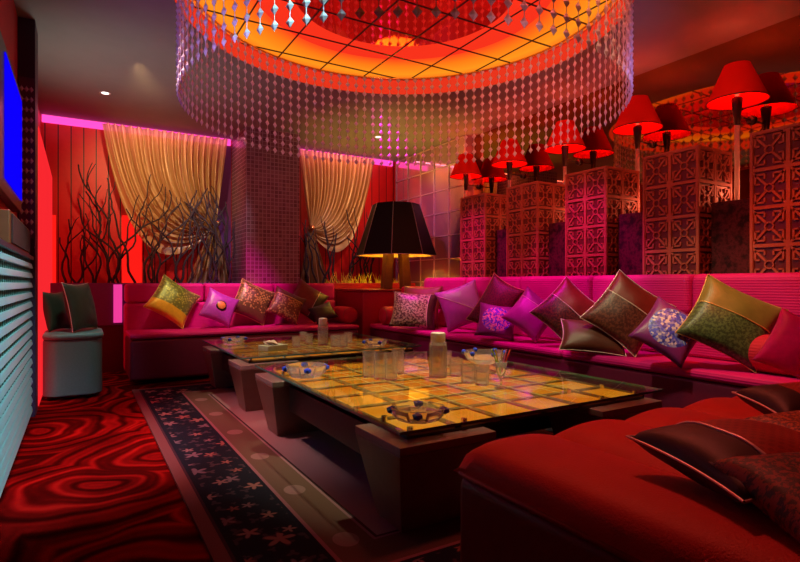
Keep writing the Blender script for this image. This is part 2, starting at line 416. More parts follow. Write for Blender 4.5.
# ------------------------------------------------------------------ dry branches and grass
m_branch = plain('dark_bark', (.035,.02,.022), .8, nscale=40)
def branch(x, y, h, seed, label, group):
    rd = random.Random(seed); bm = BM()
    def grow(p, d, L, r, depth):
        pts = [p.copy()]; rs = [r]; n = max(4, int(L/.06))
        sw = rd.uniform(0, 6)
        for k in range(n):
            d = (d + Vector((.34*math.sin(sw+k*rd.uniform(.8,1.3)) + rd.uniform(-.12,.12), 0, rd.uniform(.02,.16)))).normalized()
            p = p + d*(L/n); p.y = min(max(p.y, y-.03), y+.03); p.x = min(max(p.x, -.18 if x < 2 else 2.32), 1.54 if x < 2 else 3.6); pts.append(p.copy()); rs.append(r*(1-.50*(k+1)/n))
            if depth < 1 and k > n*.2 and k < n*.8 and rd.random() < .17:
                dd = (d + Vector((rd.choice((-1,1))*rd.uniform(.5,.9), 0, .35))).normalized()
                grow(p.copy(), dd, L*(1-k/n)*rd.uniform(.5,.9)+.06, rs[-1]*.85, depth+1)
        tube(bm, pts, rs, 6)
    grow(Vector((x, y, .79)), Vector((rd.uniform(-.15,.15),0,1)), h, .0150, 0)
    tag(obj('dry_branch', bm, m_branch, smooth=True, off=(x, y, .79)), label, 'branch', group)
for k in range(25):
    x = -.12 + 1.64*k/24 + random.uniform(-.03,.03); y = random.uniform(6.36,6.46)
    if x < .72:
        h = (1.25 if .2 < x < .66 else .75)*random.uniform(.8,1.15)
        branch(x, y, h, 100+k, 'dark twisting dry branch in the planter before the red wall panels', 'branches before the red panels')
    else:
        branch(x, y, random.uniform(.9,1.3), 100+k, 'dark twisting dry branch in the planter before the wide gold curtain', 'branches before the wide curtain')
for k in range(13):
    x = 2.42 + .95*k/12; branch(x, random.uniform(6.36,6.46), random.uniform(.75,1.2), 300+k, 'dark twisting dry branch in the planter before the narrow gold curtain', 'branches before the narrow curtain')
t = NT('yellow_grass'); co, x, y, z = t.xyz(); cg = t.ramp(t.noise(co, 12), [(.3,(.65,.48,.02)),(.7,(.95,.82,.08))]); m_grass = t.done(t.bsdf(cg, .6))
bm = BM()
for k in range(150):
    x = random.uniform(2.72, 3.80); y = random.uniform(6.33, 6.42); h = random.uniform(.10,.26); a = random.uniform(-.10,.10)
    tube(bm, [(x,y,.79),(x+a*.4,y,.79+h*.6),(x+a,y,.79+h)], [.007,.006,.001], 4)
tag(obj('yellow_grass', bm, m_grass), 'short yellow grass blades along the planter behind the big black lamp', 'grass', kind='stuff')

# ------------------------------------------------------------------ left side: television, slatted console, speaker, ottoman
tv = thing('television', 'wall television with a plain blue screen at the left edge', 'television', (XL, 3.45, 1.36))
bm = BM(); box(bm, XL+.002, -.312, 2.84, 4.02, 1.33, 2.05); obj('tv_body', bm, m_black, tv, world=True, bev=.006)
bm = BM(); box(bm, -.3115, -.306, 3.16, 3.98, 1.40, 2.00); obj('screen', bm, glow('blue_screen', (.004,.0,1.0), 1.0), tv, world=True)
m_slat = plain('pale_teal_slats', (.30,.60,.64), .4, nscale=20, namt=.05)
con = thing('slatted_console', 'tall narrow pale teal slatted console below the television', 'console', (-.31, 3.2, 0))
bm = BM(); box(bm, XL+.004, -.292, 1.6, 4.34, .02, 1.05); obj('cabinet_body', bm, plain('console_back', (.14,.42,.36), .6), con, world=True)
bm = BM(); box(bm, XL+.004, -.27, 1.58, 4.35, 1.052, 1.075); obj('top_panel', bm, plain('console_top', (.05,.04,.06), .4), con, world=True)
for k in range(16):
    z0 = .05 + k*.063; bm = BM()
    frustum(bm, (-.2915,-.272,1.6,4.33), z0, (-.2915,-.280,1.6,4.33), z0+.034)
    obj('slat', bm, m_slat, con, world=True, bev=.004)
bm = BM()
for k in range(34): box(bm, -.2915, -.286, 1.66+k*.08, 1.672+k*.08, .03, 1.05)
obj('upright_rods', bm, plain('rods', (.10,.22,.20), .5), con, world=True)
sp = thing('centre_speaker', 'brown wooden speaker box on the slatted console under the television', 'speaker', (XL, 3.6, 1.076))
bm = BM(); box(bm, XL+.003, -.28, 3.05, 4.15, 1.077, 1.24); obj('speaker_cabinet', bm, plain('walnut', (.14,.06,.02), .4, nscale=18, namt=.4), sp, world=True, bev=.006)
bm = BM(); box(bm, -.279, -.273, 3.10, 4.10, 1.09, 1.225); obj('speaker_grille', bm, plain('grille_cloth', (.03,.02,.015), .9, nscale=300, namt=.6), sp, world=True)
# bead strip on the pilaster
ps = thing('bead_strip', 'slim wall panel of coloured diamond beads on the dark pilaster', 'wall decoration', (-.31, 4.355, 1.2))
bm = BM(); box(bm, -.352, -.268, 4.352, 4.3588, 1.20, 2.27); obj('strip_backing', bm, plain('strip_back', (.10,.03,.10), .4), ps, world=True)
m_bead = plain('bead_paint', (.5,.35,.55), .25)
bead = None
for k in range(15):
    for j in range(3):
        if bead is None:
            bm = BM(); q = .013
            vs = [bm.verts.new(d) for d in ((-q,0,0),(0,0,-q*1.6),(q,0,0),(0,0,q*1.6),(0,-.007,0),(0,.001,0))]
            for a in range(4): bm.faces.new((vs[a], vs[(a+1)%4], vs[4])); bm.faces.new((vs[(a+1)%4], vs[a], vs[5]))
            bead = o = obj('diamond_bead', bm, m_bead, ps)
        else:
            o = bead.copy(); COL.objects.link(o); o.parent = ps
        o.location = Vector((-.337+.027*j, 4.3505, 1.24+.068*k)) - ps.location

m_teal = plain('grey_green_vinyl', (.12,.27,.255), .45, nscale=80)
ot = thing('ottoman', 'grey green rounded ottoman at the left wall', 'ottoman', (-.09, 5.14, 0))
def rrect(bm, x0, x1, y0, y1, r, z0, z1, n=8):
    pts = []
    for cx_, cy_, a0 in ((x1-r,y1-r,0),(x0+r,y1-r,PI/2),(x0+r,y0+r,PI),(x1-r,y0+r,3*PI/2)):
        for k in range(n+1): a = a0+PI/2*k/n; pts.append((cx_+r*math.cos(a), cy_+r*math.sin(a)))
    lo = [bm.verts.new((*p, z0)) for p in pts]; hi = [bm.verts.new((*p, z1)) for p in pts]
    for i in range(len(pts)): j = (i+1)%len(pts); bm.faces.new((lo[i], lo[j], hi[j], hi[i]))
    bm.faces.new(lo[::-1]); bm.faces.new(hi)
bm = BM(); rrect(bm, -.25, .15, 4.84, 5.44, .11, .03, .46); obj('ottoman_body', bm, m_teal, ot, world=True, bev=.012)
bm = BM(); rrect(bm, -.253, .162, 4.83, 5.45, .12, .461, .51); obj('seat_pad', bm, m_teal, ot, world=True, bev=.018)
for (x, y) in ((-.20,4.92),(.09,4.92),(.09,5.38),(-.20,5.38)):
    bm = BM(); lathe(bm, [(.02,0),(.025,.03)], 12, (x,y,0)); obj('foot', bm, m_black, ot, world=True)

# ------------------------------------------------------------------ sofas
def mat_fabric(name, c, rough=.7, sheen=.0, ns=140, stripes=False, vert=False):
    t = NT(name); co, x, y, z = t.xyz()
    w = t.noise(co, ns, 2); n = t.noise(co, 6, 3)
    cc = t.mix(n, tuple(a*.8 for a in c), tuple(min(1,a*1.15) for a in c))
    h = w
    if stripes:
        h = t.math('MULTIPLY_ADD', t.math('SINE', t.math('MULTIPLY', z, 420.0)), .5, w)
    return t.done(t.bsdf(cc, rough, 0, .2, sheen, h, .35, .004))
m_sofa = mat_fabric('crimson_upholstery', (.56,.008,.21), .62, stripes=True)
m_sofa_front = plain('dark_plum_vinyl', (.14,.012,.05), .38, nscale=50)
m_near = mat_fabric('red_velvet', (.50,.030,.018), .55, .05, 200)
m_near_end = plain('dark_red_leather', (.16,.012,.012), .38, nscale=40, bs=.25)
m_piping_red = plain('red_piping', (.30,.02,.02), .5)

# left sofa along the back wall
ls = thing('sofa', 'low crimson and plum sofa along the back wall before the mosaic column', 'sofa', (1.48, 5.6, 0))
bm = BM(); box(bm, .37, 2.60, 5.25, 5.862, .03, .40); obj('sofa_base', bm, m_sofa_front, ls, world=True, bev=.03, seg=3)
bm = BM(); box(bm, .37, 2.60, 5.24, 5.855, .402, .445); obj('seat_cushion', bm, m_sofa, ls, world=True, bev=.018, seg=3)
bm = BM(); box(bm, .37, 2.60, 5.865, 6.09, .03, .70); obj('backrest', bm, m_sofa, ls, world=True, bev=.03, seg=3)
for k in range(3):
    bm = BM(); box(bm, .375+k*.743, .375+k*.743+.737, 5.88, 6.10, .702, .895); obj('back_cushion', bm, m_sofa, ls, world=True, bev=.035, seg=3)
# right sofa along the ledge
rs_ = thing('sofa', 'long crimson sofa along the right wall below the carved lattice boxes', 'sofa', (3.05, 3.3, 0))
bm = BM(); box(bm, 2.80, 3.10, 1.16, 5.38, .03, .39); box(bm, 3.10, 3.34, .36, 5.38, .03, .39); obj('sofa_base', bm, m_sofa_front, rs_, world=True, bev=.02, seg=3)
for k in range(3):
    y0 = 1.165 + k*1.405
    bm = BM(); box(bm, 2.785, 3.34, y0, y0+1.40, .392, .445); obj('seat_cushion', bm, m_sofa, rs_, world=True, bev=.02, seg=3)
bm = BM(); box(bm, 3.22, 3.35, 1.165, 5.38, .447, .70); obj('backrest', bm, m_sofa, rs_, world=True, bev=.025, seg=3)
for k in range(5):
    y0 = 1.17 + k*.74
    bm = BM(); box(bm, 3.17, 3.355, y0, y0+.735, .702, .955); obj('back_cushion', bm, m_sofa, rs_, world=True, bev=.04, seg=3)
bm = BM(); box(bm, 3.20, 3.355, 4.88, 5.38, .702, .86); obj('back_cushion', bm, m_sofa, rs_, world=True, bev=.03, seg=3)
bm = BM(); box(bm, 2.93, 3.35, .98, 1.155, .395, .885); obj('arm', bm, m_sofa, rs_, world=True, bev=.03, seg=3)
# near sofa, bottom right
ns = thing('sofa', 'red velvet channelled sofa in the near right corner, seen from its end', 'sofa', (1.8, .7, 0))
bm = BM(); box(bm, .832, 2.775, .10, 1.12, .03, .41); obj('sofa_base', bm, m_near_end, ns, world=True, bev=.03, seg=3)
for k in range(6):
    x0 = .852 + k*.305 - (.018 if k == 0 else 0); W = .303 + (.018 if k == 0 else 0)
    bm = BM(); n1, n2 = 14, 30; rows = []
    for j in range(n2+1):
        v = j/n2; y = .372 + (1.135-.372)*v
        prof = 1.0 if v < .90 else math.sqrt(max(0, 1-((v-.90)/.10)**2))
        row = []
        for i in range(n1+1):
            u = i/n1*2-1
            hgt = (.050 + .032*(1-abs(u)**2.4)**.7)*prof
            if k == 0 and u < 0: hgt = (.020 + .062*(1-abs(u)**4)**.6)*prof
            row.append(bm.verts.new((x0 + W*(u+1)/2, y, .412 + hgt)))
        rows.append(row)
    for a, b in zip(rows, rows[1:]):
        for i in range(n1): bm.faces.new((a[i], a[i+1], b[i+1], b[i]))
    # close underneath
    low = [[bm.verts.new((v.co.x, v.co.y, .4115)) for v in r] for r in (rows[0], rows[-1])]
    for i in range(n1):
        bm.faces.new((low[0][i], low[0][i+1], rows[0][i+1], rows[0][i])); bm.faces.new((rows[-1][i], rows[-1][i+1], low[1][i+1], low[1][i]))
    le = [low[0][0]] + [r[0] for r in rows] + [low[1][0]]; re_ = [low[0][-1]] + [r[-1] for r in rows] + [low[1][-1]]
    bm.faces.new(le); bm.faces.new(re_[::-1]); bm.faces.new((low[0][0], low[0][-1], low[1][-1], low[1][0]))
    obj('seat_channel', bm, m_near, ns, smooth=True, world=True, bev=.004)
bm = BM(); tube(bm, [(.835,.36,.413),(.835,1.10,.413),(.845,1.122,.413),(.868,1.126,.413),(2.76,1.126,.413)], .007, 8); obj('piping', bm, m_piping_red, ns, smooth=True, world=True)
bm = BM(); box(bm, .86, 2.775, .10, .345, .377, .86); obj('backrest', bm, m_near, ns, world=True, bev=.05, seg=4)

# ------------------------------------------------------------------ lattice boxes, marble blocks
m_lattice = plain('carved_red_wood', (.34,.075,.045), .5, nscale=50, namt=.25)
m_core = plain('lattice_core', (.10,.016,.014), .35, nscale=30)
def mat_marble():
    t = NT('dark_red_marble'); co, *_ = t.xyz(); n = t.noise(co, 14, 6, .7)
    c = t.ramp(n, [(.4,(.015,.002,.004)),(.55,(.09,.012,.02)),(.62,(.03,.004,.006))])
    return t.done(t.bsdf(c, .6, 0, .2))
m_marble = mat_marble()
BW, BH = .40, .885
def face_pattern(bm, o, u, v, n, wu, hv, cols, rows_):
    """carved bars over one face: o corner, u/v unit axes, n outward"""
    o, u, v, n = Vector(o), Vector(u), Vector(v), Vector(n)
    P = lambda a, b: o + u*a + v*b
    bwid, bh = .0135, .010
    cw, ch = wu/cols, hv/rows_
    for i in range(cols+1): bar(bm, P(min(max(i*cw,.006),wu-.006),0), P(min(max(i*cw,.006),wu-.006),hv), .020, bh+.002, n)
    for j in range(rows_+1): bar(bm, P(0,min(max(j*ch,.006),hv-.006)), P(wu,min(max(j*ch,.006),hv-.006)), .020, bh+.002, n)
    for i in range(cols):
        for j in range(rows_):
            cx_, cy_ = (i+.5)*cw, (j+.5)*ch
            for sx in (-1, 1):
                for sy in (-1, 1):
                    q = lambda a, b: P(cx_+sx*a*cw, cy_+sy*b*ch)
                    bar(bm, q(.08,.08), q(.46,.46), bwid*.9, bh, n)           # diagonal
                    bar(bm, q(.37,.12), q(.37,.37), bwid*.8, bh, n)           # key bracket
                    bar(bm, q(.12,.37), q(.37,.37), bwid*.8, bh, n)
                    bar(bm, q(.25,.12), q(.37,.12), bwid*.7, bh, n)
                    bar(bm, q(.12,.25), q(.12,.37), bwid*.7, bh, n)
            c0 = P(cx_, cy_); r = .12*cw
            ring = [c0 + (u*math.cos(a)+v*math.sin(a))*r for a in [k*PI/4 for k in range(8)]]
            for k in range(8): bar(bm, ring[k], ring[(k+1)%8], bwid*.6, bh, n)
proto = thing('lattice_box', '', 'lattice box', (3.4+BW/2, 0, .8955), group='carved lattice boxes')
h2 = BW/2
bm = BM(); box(bm, -h2+.015, h2-.015, -h2+.015, h2-.015, 0, BH-.012); obj('box_core', bm, m_core, proto)
for nm, o, u, n in (('room', (-h2+.015,h2-.003,0), (0,-1,0), (-1,0,0)), ('near', (-h2+.003,-h2+.015,0), (1,0,0), (0,-1,0)), ('far', (h2-.003,h2-.015,0), (-1,0,0), (0,1,0))):
    bm = BM(); face_pattern(bm, o, u, (0,0,1), n, BW-.006, BH, 2, 4); obj('lattice_panel', bm, m_lattice, proto)
bm = BM(); box(bm, -h2, h2, -h2, h2, BH-.011, BH+.004); obj('box_top', bm, m_lattice, proto)
BYS = [1.28, 1.985, 2.69, 3.395, 4.10]
blabs = ['carved red lattice box nearest the camera, cut by the right frame edge', 'second carved red lattice box from the right frame edge, behind the green cushion',
         'middle carved red lattice box of the five along the mirror wall', 'fourth carved red lattice box from the right frame edge',
         'farthest carved red lattice box, beside the mirror tile panel']
for k, y in enumerate(BYS):
    loc = (3.4+BW/2, y+BW/2, .8955)
    if k == 0: proto.location = loc; proto['label'] = blabs[0]
    else: dup(proto, blabs[k], loc)
mlabs = ['dark red marble block between the two nearest lattice boxes', 'dark red marble block between the second and middle lattice boxes',
         'dark red marble block between the middle and fourth lattice boxes', 'dark red marble block between the two farthest lattice boxes']
for k in range(4):
    y0, y1 = BYS[k]+BW+.012, BYS[k+1]-.012
    bm = BM(); box(bm, 3.52, 3.96, y0, y1, .8955, 1.42)
    tag(obj('marble_block', bm, m_marble, bev=.006, off=(3.74,(y0+y1)/2,.8955)), mlabs[k], 'marble block', 'marble blocks between lattice boxes')

# ------------------------------------------------------------------ red wall lamps on the mirror wall
def mat_shade(name, c):
    t = NT(name); d = t.n('ShaderNodeBsdfDiffuse'); d.inputs[0].default_value = (*c,1)
    tr = t.n('ShaderNodeBsdfTranslucent'); tr.inputs[0].default_value = (*c,1)
    m = t.n('ShaderNodeMixShader'); m.inputs[0].default_value = .08; t.l(d.outputs[0], m.inputs[1]); t.l(tr.outputs[0], m.inputs[2])
    co, x, y, z = t.xyz(); b = t.n('ShaderNodeBump'); b.inputs['Strength'].default_value = .1; t.l(t.noise(co, 200), b.inputs['Height']); t.l(b.outputs[0], d.inputs['Normal'])
    return t.done(m.outputs[0])
m_shade = mat_shade('red_lampshade', (.95,.025,.012))
def mat_glass(name, c, ior=1.45, rough=0.0):
    t = NT(name); g = t.n('ShaderNodeBsdfGlass'); g.inputs['Color'].default_value = (*c,1); g.inputs['IOR'].default_value = ior; g.inputs['Roughness'].default_value = rough
    return t.done(g.outputs[0])
def mat_glass_lit(name, c, k=.25, ior=1.45):
    """clear glass with a slight milky body that catches lamp light"""
    t = NT(name); g = t.n('ShaderNodeBsdfGlass'); g.inputs['Color'].default_value = (*c,1); g.inputs['IOR'].default_value = ior; g.inputs['Roughness'].default_value = .02
    d = t.n('ShaderNodeBsdfTranslucent'); d.inputs[0].default_value = (.9,.9,.85,1); e = t.n('ShaderNodeBsdfDiffuse'); e.inputs[0].default_value = (.9,.9,.85,1)
    a = t.n('ShaderNodeMixShader'); t.l(d.outputs[0], a.inputs[1]); t.l(e.outputs[0], a.inputs[2])
    m = t.n('ShaderNodeMixShader'); m.inputs[0].default_value = k; t.l(g.outputs[0], m.inputs[1]); t.l(a.outputs[0], m.inputs[2])
    return t.done(m.outputs[0])
m_acryl = mat_glass_lit('clear_acrylic', (.95,.85,.8), .6, 1.4)
m_brass = plain('dark_bronze', (.05,.03,.025), .35, .6)
m_rim = plain('shade_rim', (.10,.005,.005), .5)
pl = thing('wall_lamp', '', 'wall lamp', (0,0,0), group='red shade wall lamps on the mirror wall')
def hollow(bm, prof, n=32, th=.003):
    inner = [(max(.001, r-th), z) for r, z in prof][::-1]
    lathe(bm, prof + inner, n, cap0=False, cap1=False); 
bm = BM(); hollow(bm, [(.187,2.15),(.178,2.17),(.080,2.40)]); obj('lamp_shade', bm, m_shade, pl, smooth=True)
bm = BM()
lathe(bm, [(.189,2.146),(.1895,2.152),(.186,2.156),(.184,2.15)], 32, cap0=False, cap1=False); obj('shade_rim', bm, m_rim, pl, smooth=True)
bm = BM(); lathe(bm, [(.018,1.99),(.034,2.16),(.034,2.175),(.01,2.178)], 16); obj('lamp_holder', bm, m_brass, pl, smooth=True)
bm = BM(); lathe(bm, [(.012,2.18),(.016,2.24),(.03,2.27),(.03,2.30),(.016,2.322),(.002,2.328)], 14); obj('bulb', bm, glow('warm_bulb', (1,.10,.04), 1.0), pl, smooth=True)
bm = BM(); lathe(bm, [(.014,1.45),(.017,1.46),(.017,1.985)], 14); obj('clear_stem', bm, m_acryl, pl, smooth=True)
bm = BM(); tube(bm, [(.018,0,2.055),(.10,0,2.05),(.165,0,2.05)], .007, 8); obj('bracket_arm', bm, m_brass, pl, smooth=True)
bm = BM(); tube(bm, [(.165,0,2.05),(.176,0,2.05),(.1885,0,2.05)], [.026,.03,.03], 16); obj('wall_rose', bm, m_brass, pl, smooth=True)
LYS = [2.0, 2.77, 3.53, 4.285, 5.03]
llabs = ['red shaded wall lamp nearest the camera, at the right frame edge', 'second red shaded wall lamp from the right, above the second marble block',
         'middle of the five red shaded wall lamps on the mirror wall', 'fourth red shaded wall lamp from the right', 'farthest red shaded wall lamp, beside the mirror tile panel']
for k, y in enumerate(LYS):
    loc = (3.885, y, 0)
    if k == 0: pl.location = loc; pl['label'] = llabs[0]
    else: dup(pl, llabs[k], loc)
    lamp('lamp_bulb_light', 'POINT', (3.885, y, 2.36), (1,.06,.03), 4.0, size=.03)

# ------------------------------------------------------------------ bead chandelier
def mat_crystal():
    t = NT('lavender_crystal'); co, *_ = t.xyz()
    d = t.n('ShaderNodeBsdfDiffuse'); d.inputs[0].default_value = (.85,.74,.84,1)
    tr = t.n('ShaderNodeBsdfTranslucent'); tr.inputs[0].default_value = (.85,.70,.82,1)
    m = t.n('ShaderNodeMixShader'); m.inputs[0].default_value = .4; t.l(d.outputs[0], m.inputs[1]); t.l(tr.outputs[0], m.inputs[2])
    g = t.n('ShaderNodeBsdfGlossy'); g.inputs[0].default_value = (.9,.85,1,1); g.inputs[1].default_value = .6
    f = t.n('ShaderNodeFresnel'); f.inputs[0].default_value = 1.7
    m2 = t.n('ShaderNodeMixShader'); t.l(t.math('MULTIPLY_ADD', f.outputs[0], .8, .06), m2.inputs[0]); t.l(m.outputs[0], m2.inputs[1]); t.l(g.outputs[0], m2.inputs[2])
    return t.done(m2.outputs[0])
m_crystal = mat_crystal()
ch = thing('crystal_chandelier', 'large ring of hanging diamond crystal bead strands around the orange ceiling light', 'chandelier', (CX, CY, ZC))
bm = BM(); ring = [(RB*math.cos(2*PI*k/96), RB*math.sin(2*PI*k/96), .128) for k in range(97)]; tube(bm, ring, .008, 6, cap=False); obj('hanging_ring', bm, m_gold, ch, smooth=True)
ZB = 1.985 - ZC; NB = 12; PB = .070
def strand(bm, ang):
    c, s = math.cos(ang), math.sin(ang)
    R_ = lambda a, b, z: (a*c - b*s, a*s + b*c, z)
    tube(bm, [R_(RB,0,ZB), R_(RB,0,.125)], .0022, 4)
    for k in range(NB):
        z = ZB + .026 + k*PB; w, hh, dd = .021, .026, .011
        p = [bm.verts.new(R_(RB+a, b, z+q)) for a, b, q in ((0,-w,0),(0,0,-hh),(0,w,0),(0,0,hh),(dd,0,0),(-dd,0,0))]
        for i in range(4): bm.faces.new((p[i], p[(i+1)%4], p[4])); bm.faces.new((p[(i+1)%4], p[i], p[5]))
NSTR = 112
order = sorted(range(NSTR), key=lambda k: -((CX+RB*math.cos(2*PI*k/NSTR))*.5105 + (CY+RB*math.sin(2*PI*k/NSTR))*.8599))
bm = BM(); strand(bm, 0); s0 = obj('bead_strand', bm, m_crystal, ch)
for q, k in enumerate(order[:100]):
    o = s0 if q == 0 else s0.copy()
    if q: COL.objects.link(o); o.parent = ch
    o.rotation_euler = (0, 0, 2*PI*k/NSTR)
bm = BM()
for k in order[100:]: strand(bm, 2*PI*k/NSTR)
o = obj('overhead_bead_strands', bm, m_crystal, ch); o['kind'] = 'stuff'

# ------------------------------------------------------------------ downlights
dl = thing('downlight', 'small round recessed ceiling downlight above the left sofa', 'downlight', (.197, 5.71, ZC), group='recessed downlights')
bm = BM(); lathe(bm, [(.030,-.001),(.045,-.006),(.048,-.001)], 24, cap0=False, cap1=False); obj('trim_ring', bm, plain('white_trim', (.7,.7,.7), .4), dl, smooth=True)
bm = BM(); lathe(bm, [(.030,-.004),(.030,-.001)], 24); obj('lens', bm, glow('downlight_lens', (1,.92,.85), 3.0), dl)
dup(dl, 'small round recessed ceiling downlight above the big black lamp', (3.1, 5.74, ZC))

# ------------------------------------------------------------------ big black lamp
cb = thing('corner_table', 'red corner block table between the two sofas carrying the big black lamp', 'table', (3.25, 5.83, 0))
bm = BM(); box(bm, 2.72, 3.70, 5.40, 6.13, .01, .80); obj('table_body', bm, m_redbase, cb, world=True, bev=.012)
bm = BM(); box(bm, 2.70, 3.72, 5.385, 6.14, .802, .83); obj('tabletop', bm, plain('corner_top', (.25,.02,.03), .3), cb, world=True, bev=.008)
LX, LY = 3.125, 5.665
u_ = .5105*LX+.8599*LY
bl = thing('table_lamp', 'big black faceted lamp on splayed brown legs in the sofa corner', 'lamp', (LX+.17, LY-.02, .831))
m_blackshade = plain('black_silk', (.003,.0025,.003), .5, spec=.2)
bm = BM(); lathe(bm, [(.49,.40),(.285,1.02),(.275,1.02),(.48,.40)], 8, cap0=False, cap1=False, ph=.15); obj('lamp_shade', bm, m_blackshade, bl)
bm = BM(); lathe(bm, [(.479,.402),(.276,1.016),(.274,1.016),(.477,.402)], 8, cap0=False, cap1=False, ph=.15); obj('shade_lining', bm, plain('gold_lining', (.75,.5,.12), .5), bl)
bm = BM()
for k in range(8):
    a = .15+2*PI*k/8; tube(bm, [(.492*math.cos(a), .492*math.sin(a), .40),(.287*math.cos(a), .287*math.sin(a), 1.02)], .004, 6)
ring = [(.49*math.cos(.15+2*PI*k/8), .49*math.sin(.15+2*PI*k/8), .40) for k in range(9)]; tube(bm, ring, .005, 6, cap=False)
obj('shade_ribs', bm, plain('grey_seam', (.35,.3,.32), .4, .5), bl, smooth=True)
m_leg = plain('brown_leg', (.10,.04,.02), .4, nscale=20, namt=.3)
for k in range(4):
    sx, sy = ((-1,-1),(1,-1),(1,1),(-1,1))[k]
    ca, sa = math.cos(-.55), math.sin(-.55)
    rot = lambda x, y: (x*ca - y*sa, x*sa + y*ca)
    bx, by = rot(sx*.115, sy*.115); tx, ty = rot(sx*.085, sy*.085)
    bm = BM(); frustum(bm, (bx-.052,bx+.052,by-.052,by+.052), 0, (tx-.048,tx+.048,ty-.048,ty+.048), .50); obj('leg', bm, m_leg, bl, bev=.004)
bm = BM(); box(bm, -.10, .10, -.10, .10, .502, .53); lathe(bm, [(.02,.53),(.02,.60)], 12); obj('lamp_holder', bm, m_brass, bl)
bm = BM(); lathe(bm, [(.02,.60),(.05,.65),(.055,.69),(.03,.74),(.002,.75)], 16); obj('bulb', bm, glow('yellow_bulb', (1,.62,.08), 4.0), bl, smooth=True)
lamp('table_lamp_light', 'POINT', (LX+.17, LY-.02, .831+.80), (1,.62,.10), 30, size=.05)

# ------------------------------------------------------------------ glass tables
def mat_sheet():
    t = NT('table_glass'); tp = t.n('ShaderNodeBsdfTransparent'); tp.inputs[0].default_value = (.90,.95,.90,1)
    g = t.n('ShaderNodeBsdfGlossy'); g.inputs[0].default_value = (1,1,1,1); g.inputs[1].default_value = .0
    f = t.n('ShaderNodeLayerWeight'); f.inputs[0].default_value = .5
    fr = t.math('MULTIPLY_ADD', t.math('POWER', f.outputs['Facing'], 5.0), .6, .03)
    m = t.n('ShaderNodeMixShader'); t.l(fr, m.inputs[0]); t.l(tp.outputs[0], m.inputs[1]); t.l(g.outputs[0], m.inputs[2])
    return t.done(m.outputs[0])
m_sheet = mat_sheet()
m_edge = plain('glass_edge', (.10,.32,.26), .15, spec=.8)
m_ped = plain('brown_lacquer', (.20,.115,.085), .28, nscale=20)
m_pedtop = plain('pedestal_top', (.30,.24,.23), .25)
m_steel = plain('polished_steel', (.75,.72,.65), .15, 1.0)
def mat_pane(s, sat):  # emission stands in for amber reflections in the table glass
    t = NT('amber_reflection'); co, x, y, z = t.xyz(); n = t.noise(co, 3.5, 2)
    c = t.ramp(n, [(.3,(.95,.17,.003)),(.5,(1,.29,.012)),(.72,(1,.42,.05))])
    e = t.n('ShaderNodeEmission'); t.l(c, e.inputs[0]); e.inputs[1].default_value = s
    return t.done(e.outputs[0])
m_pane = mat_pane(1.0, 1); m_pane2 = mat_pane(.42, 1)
m_latt = plain('olive_lattice_bars', (.26,.18,.04), .4)
m_lines = plain('reflected_lines', (.95,.75,.25), .3, .6, em=(1,.7,.2), es=.35)  # emissive lines for the bright grid reflected in the glass
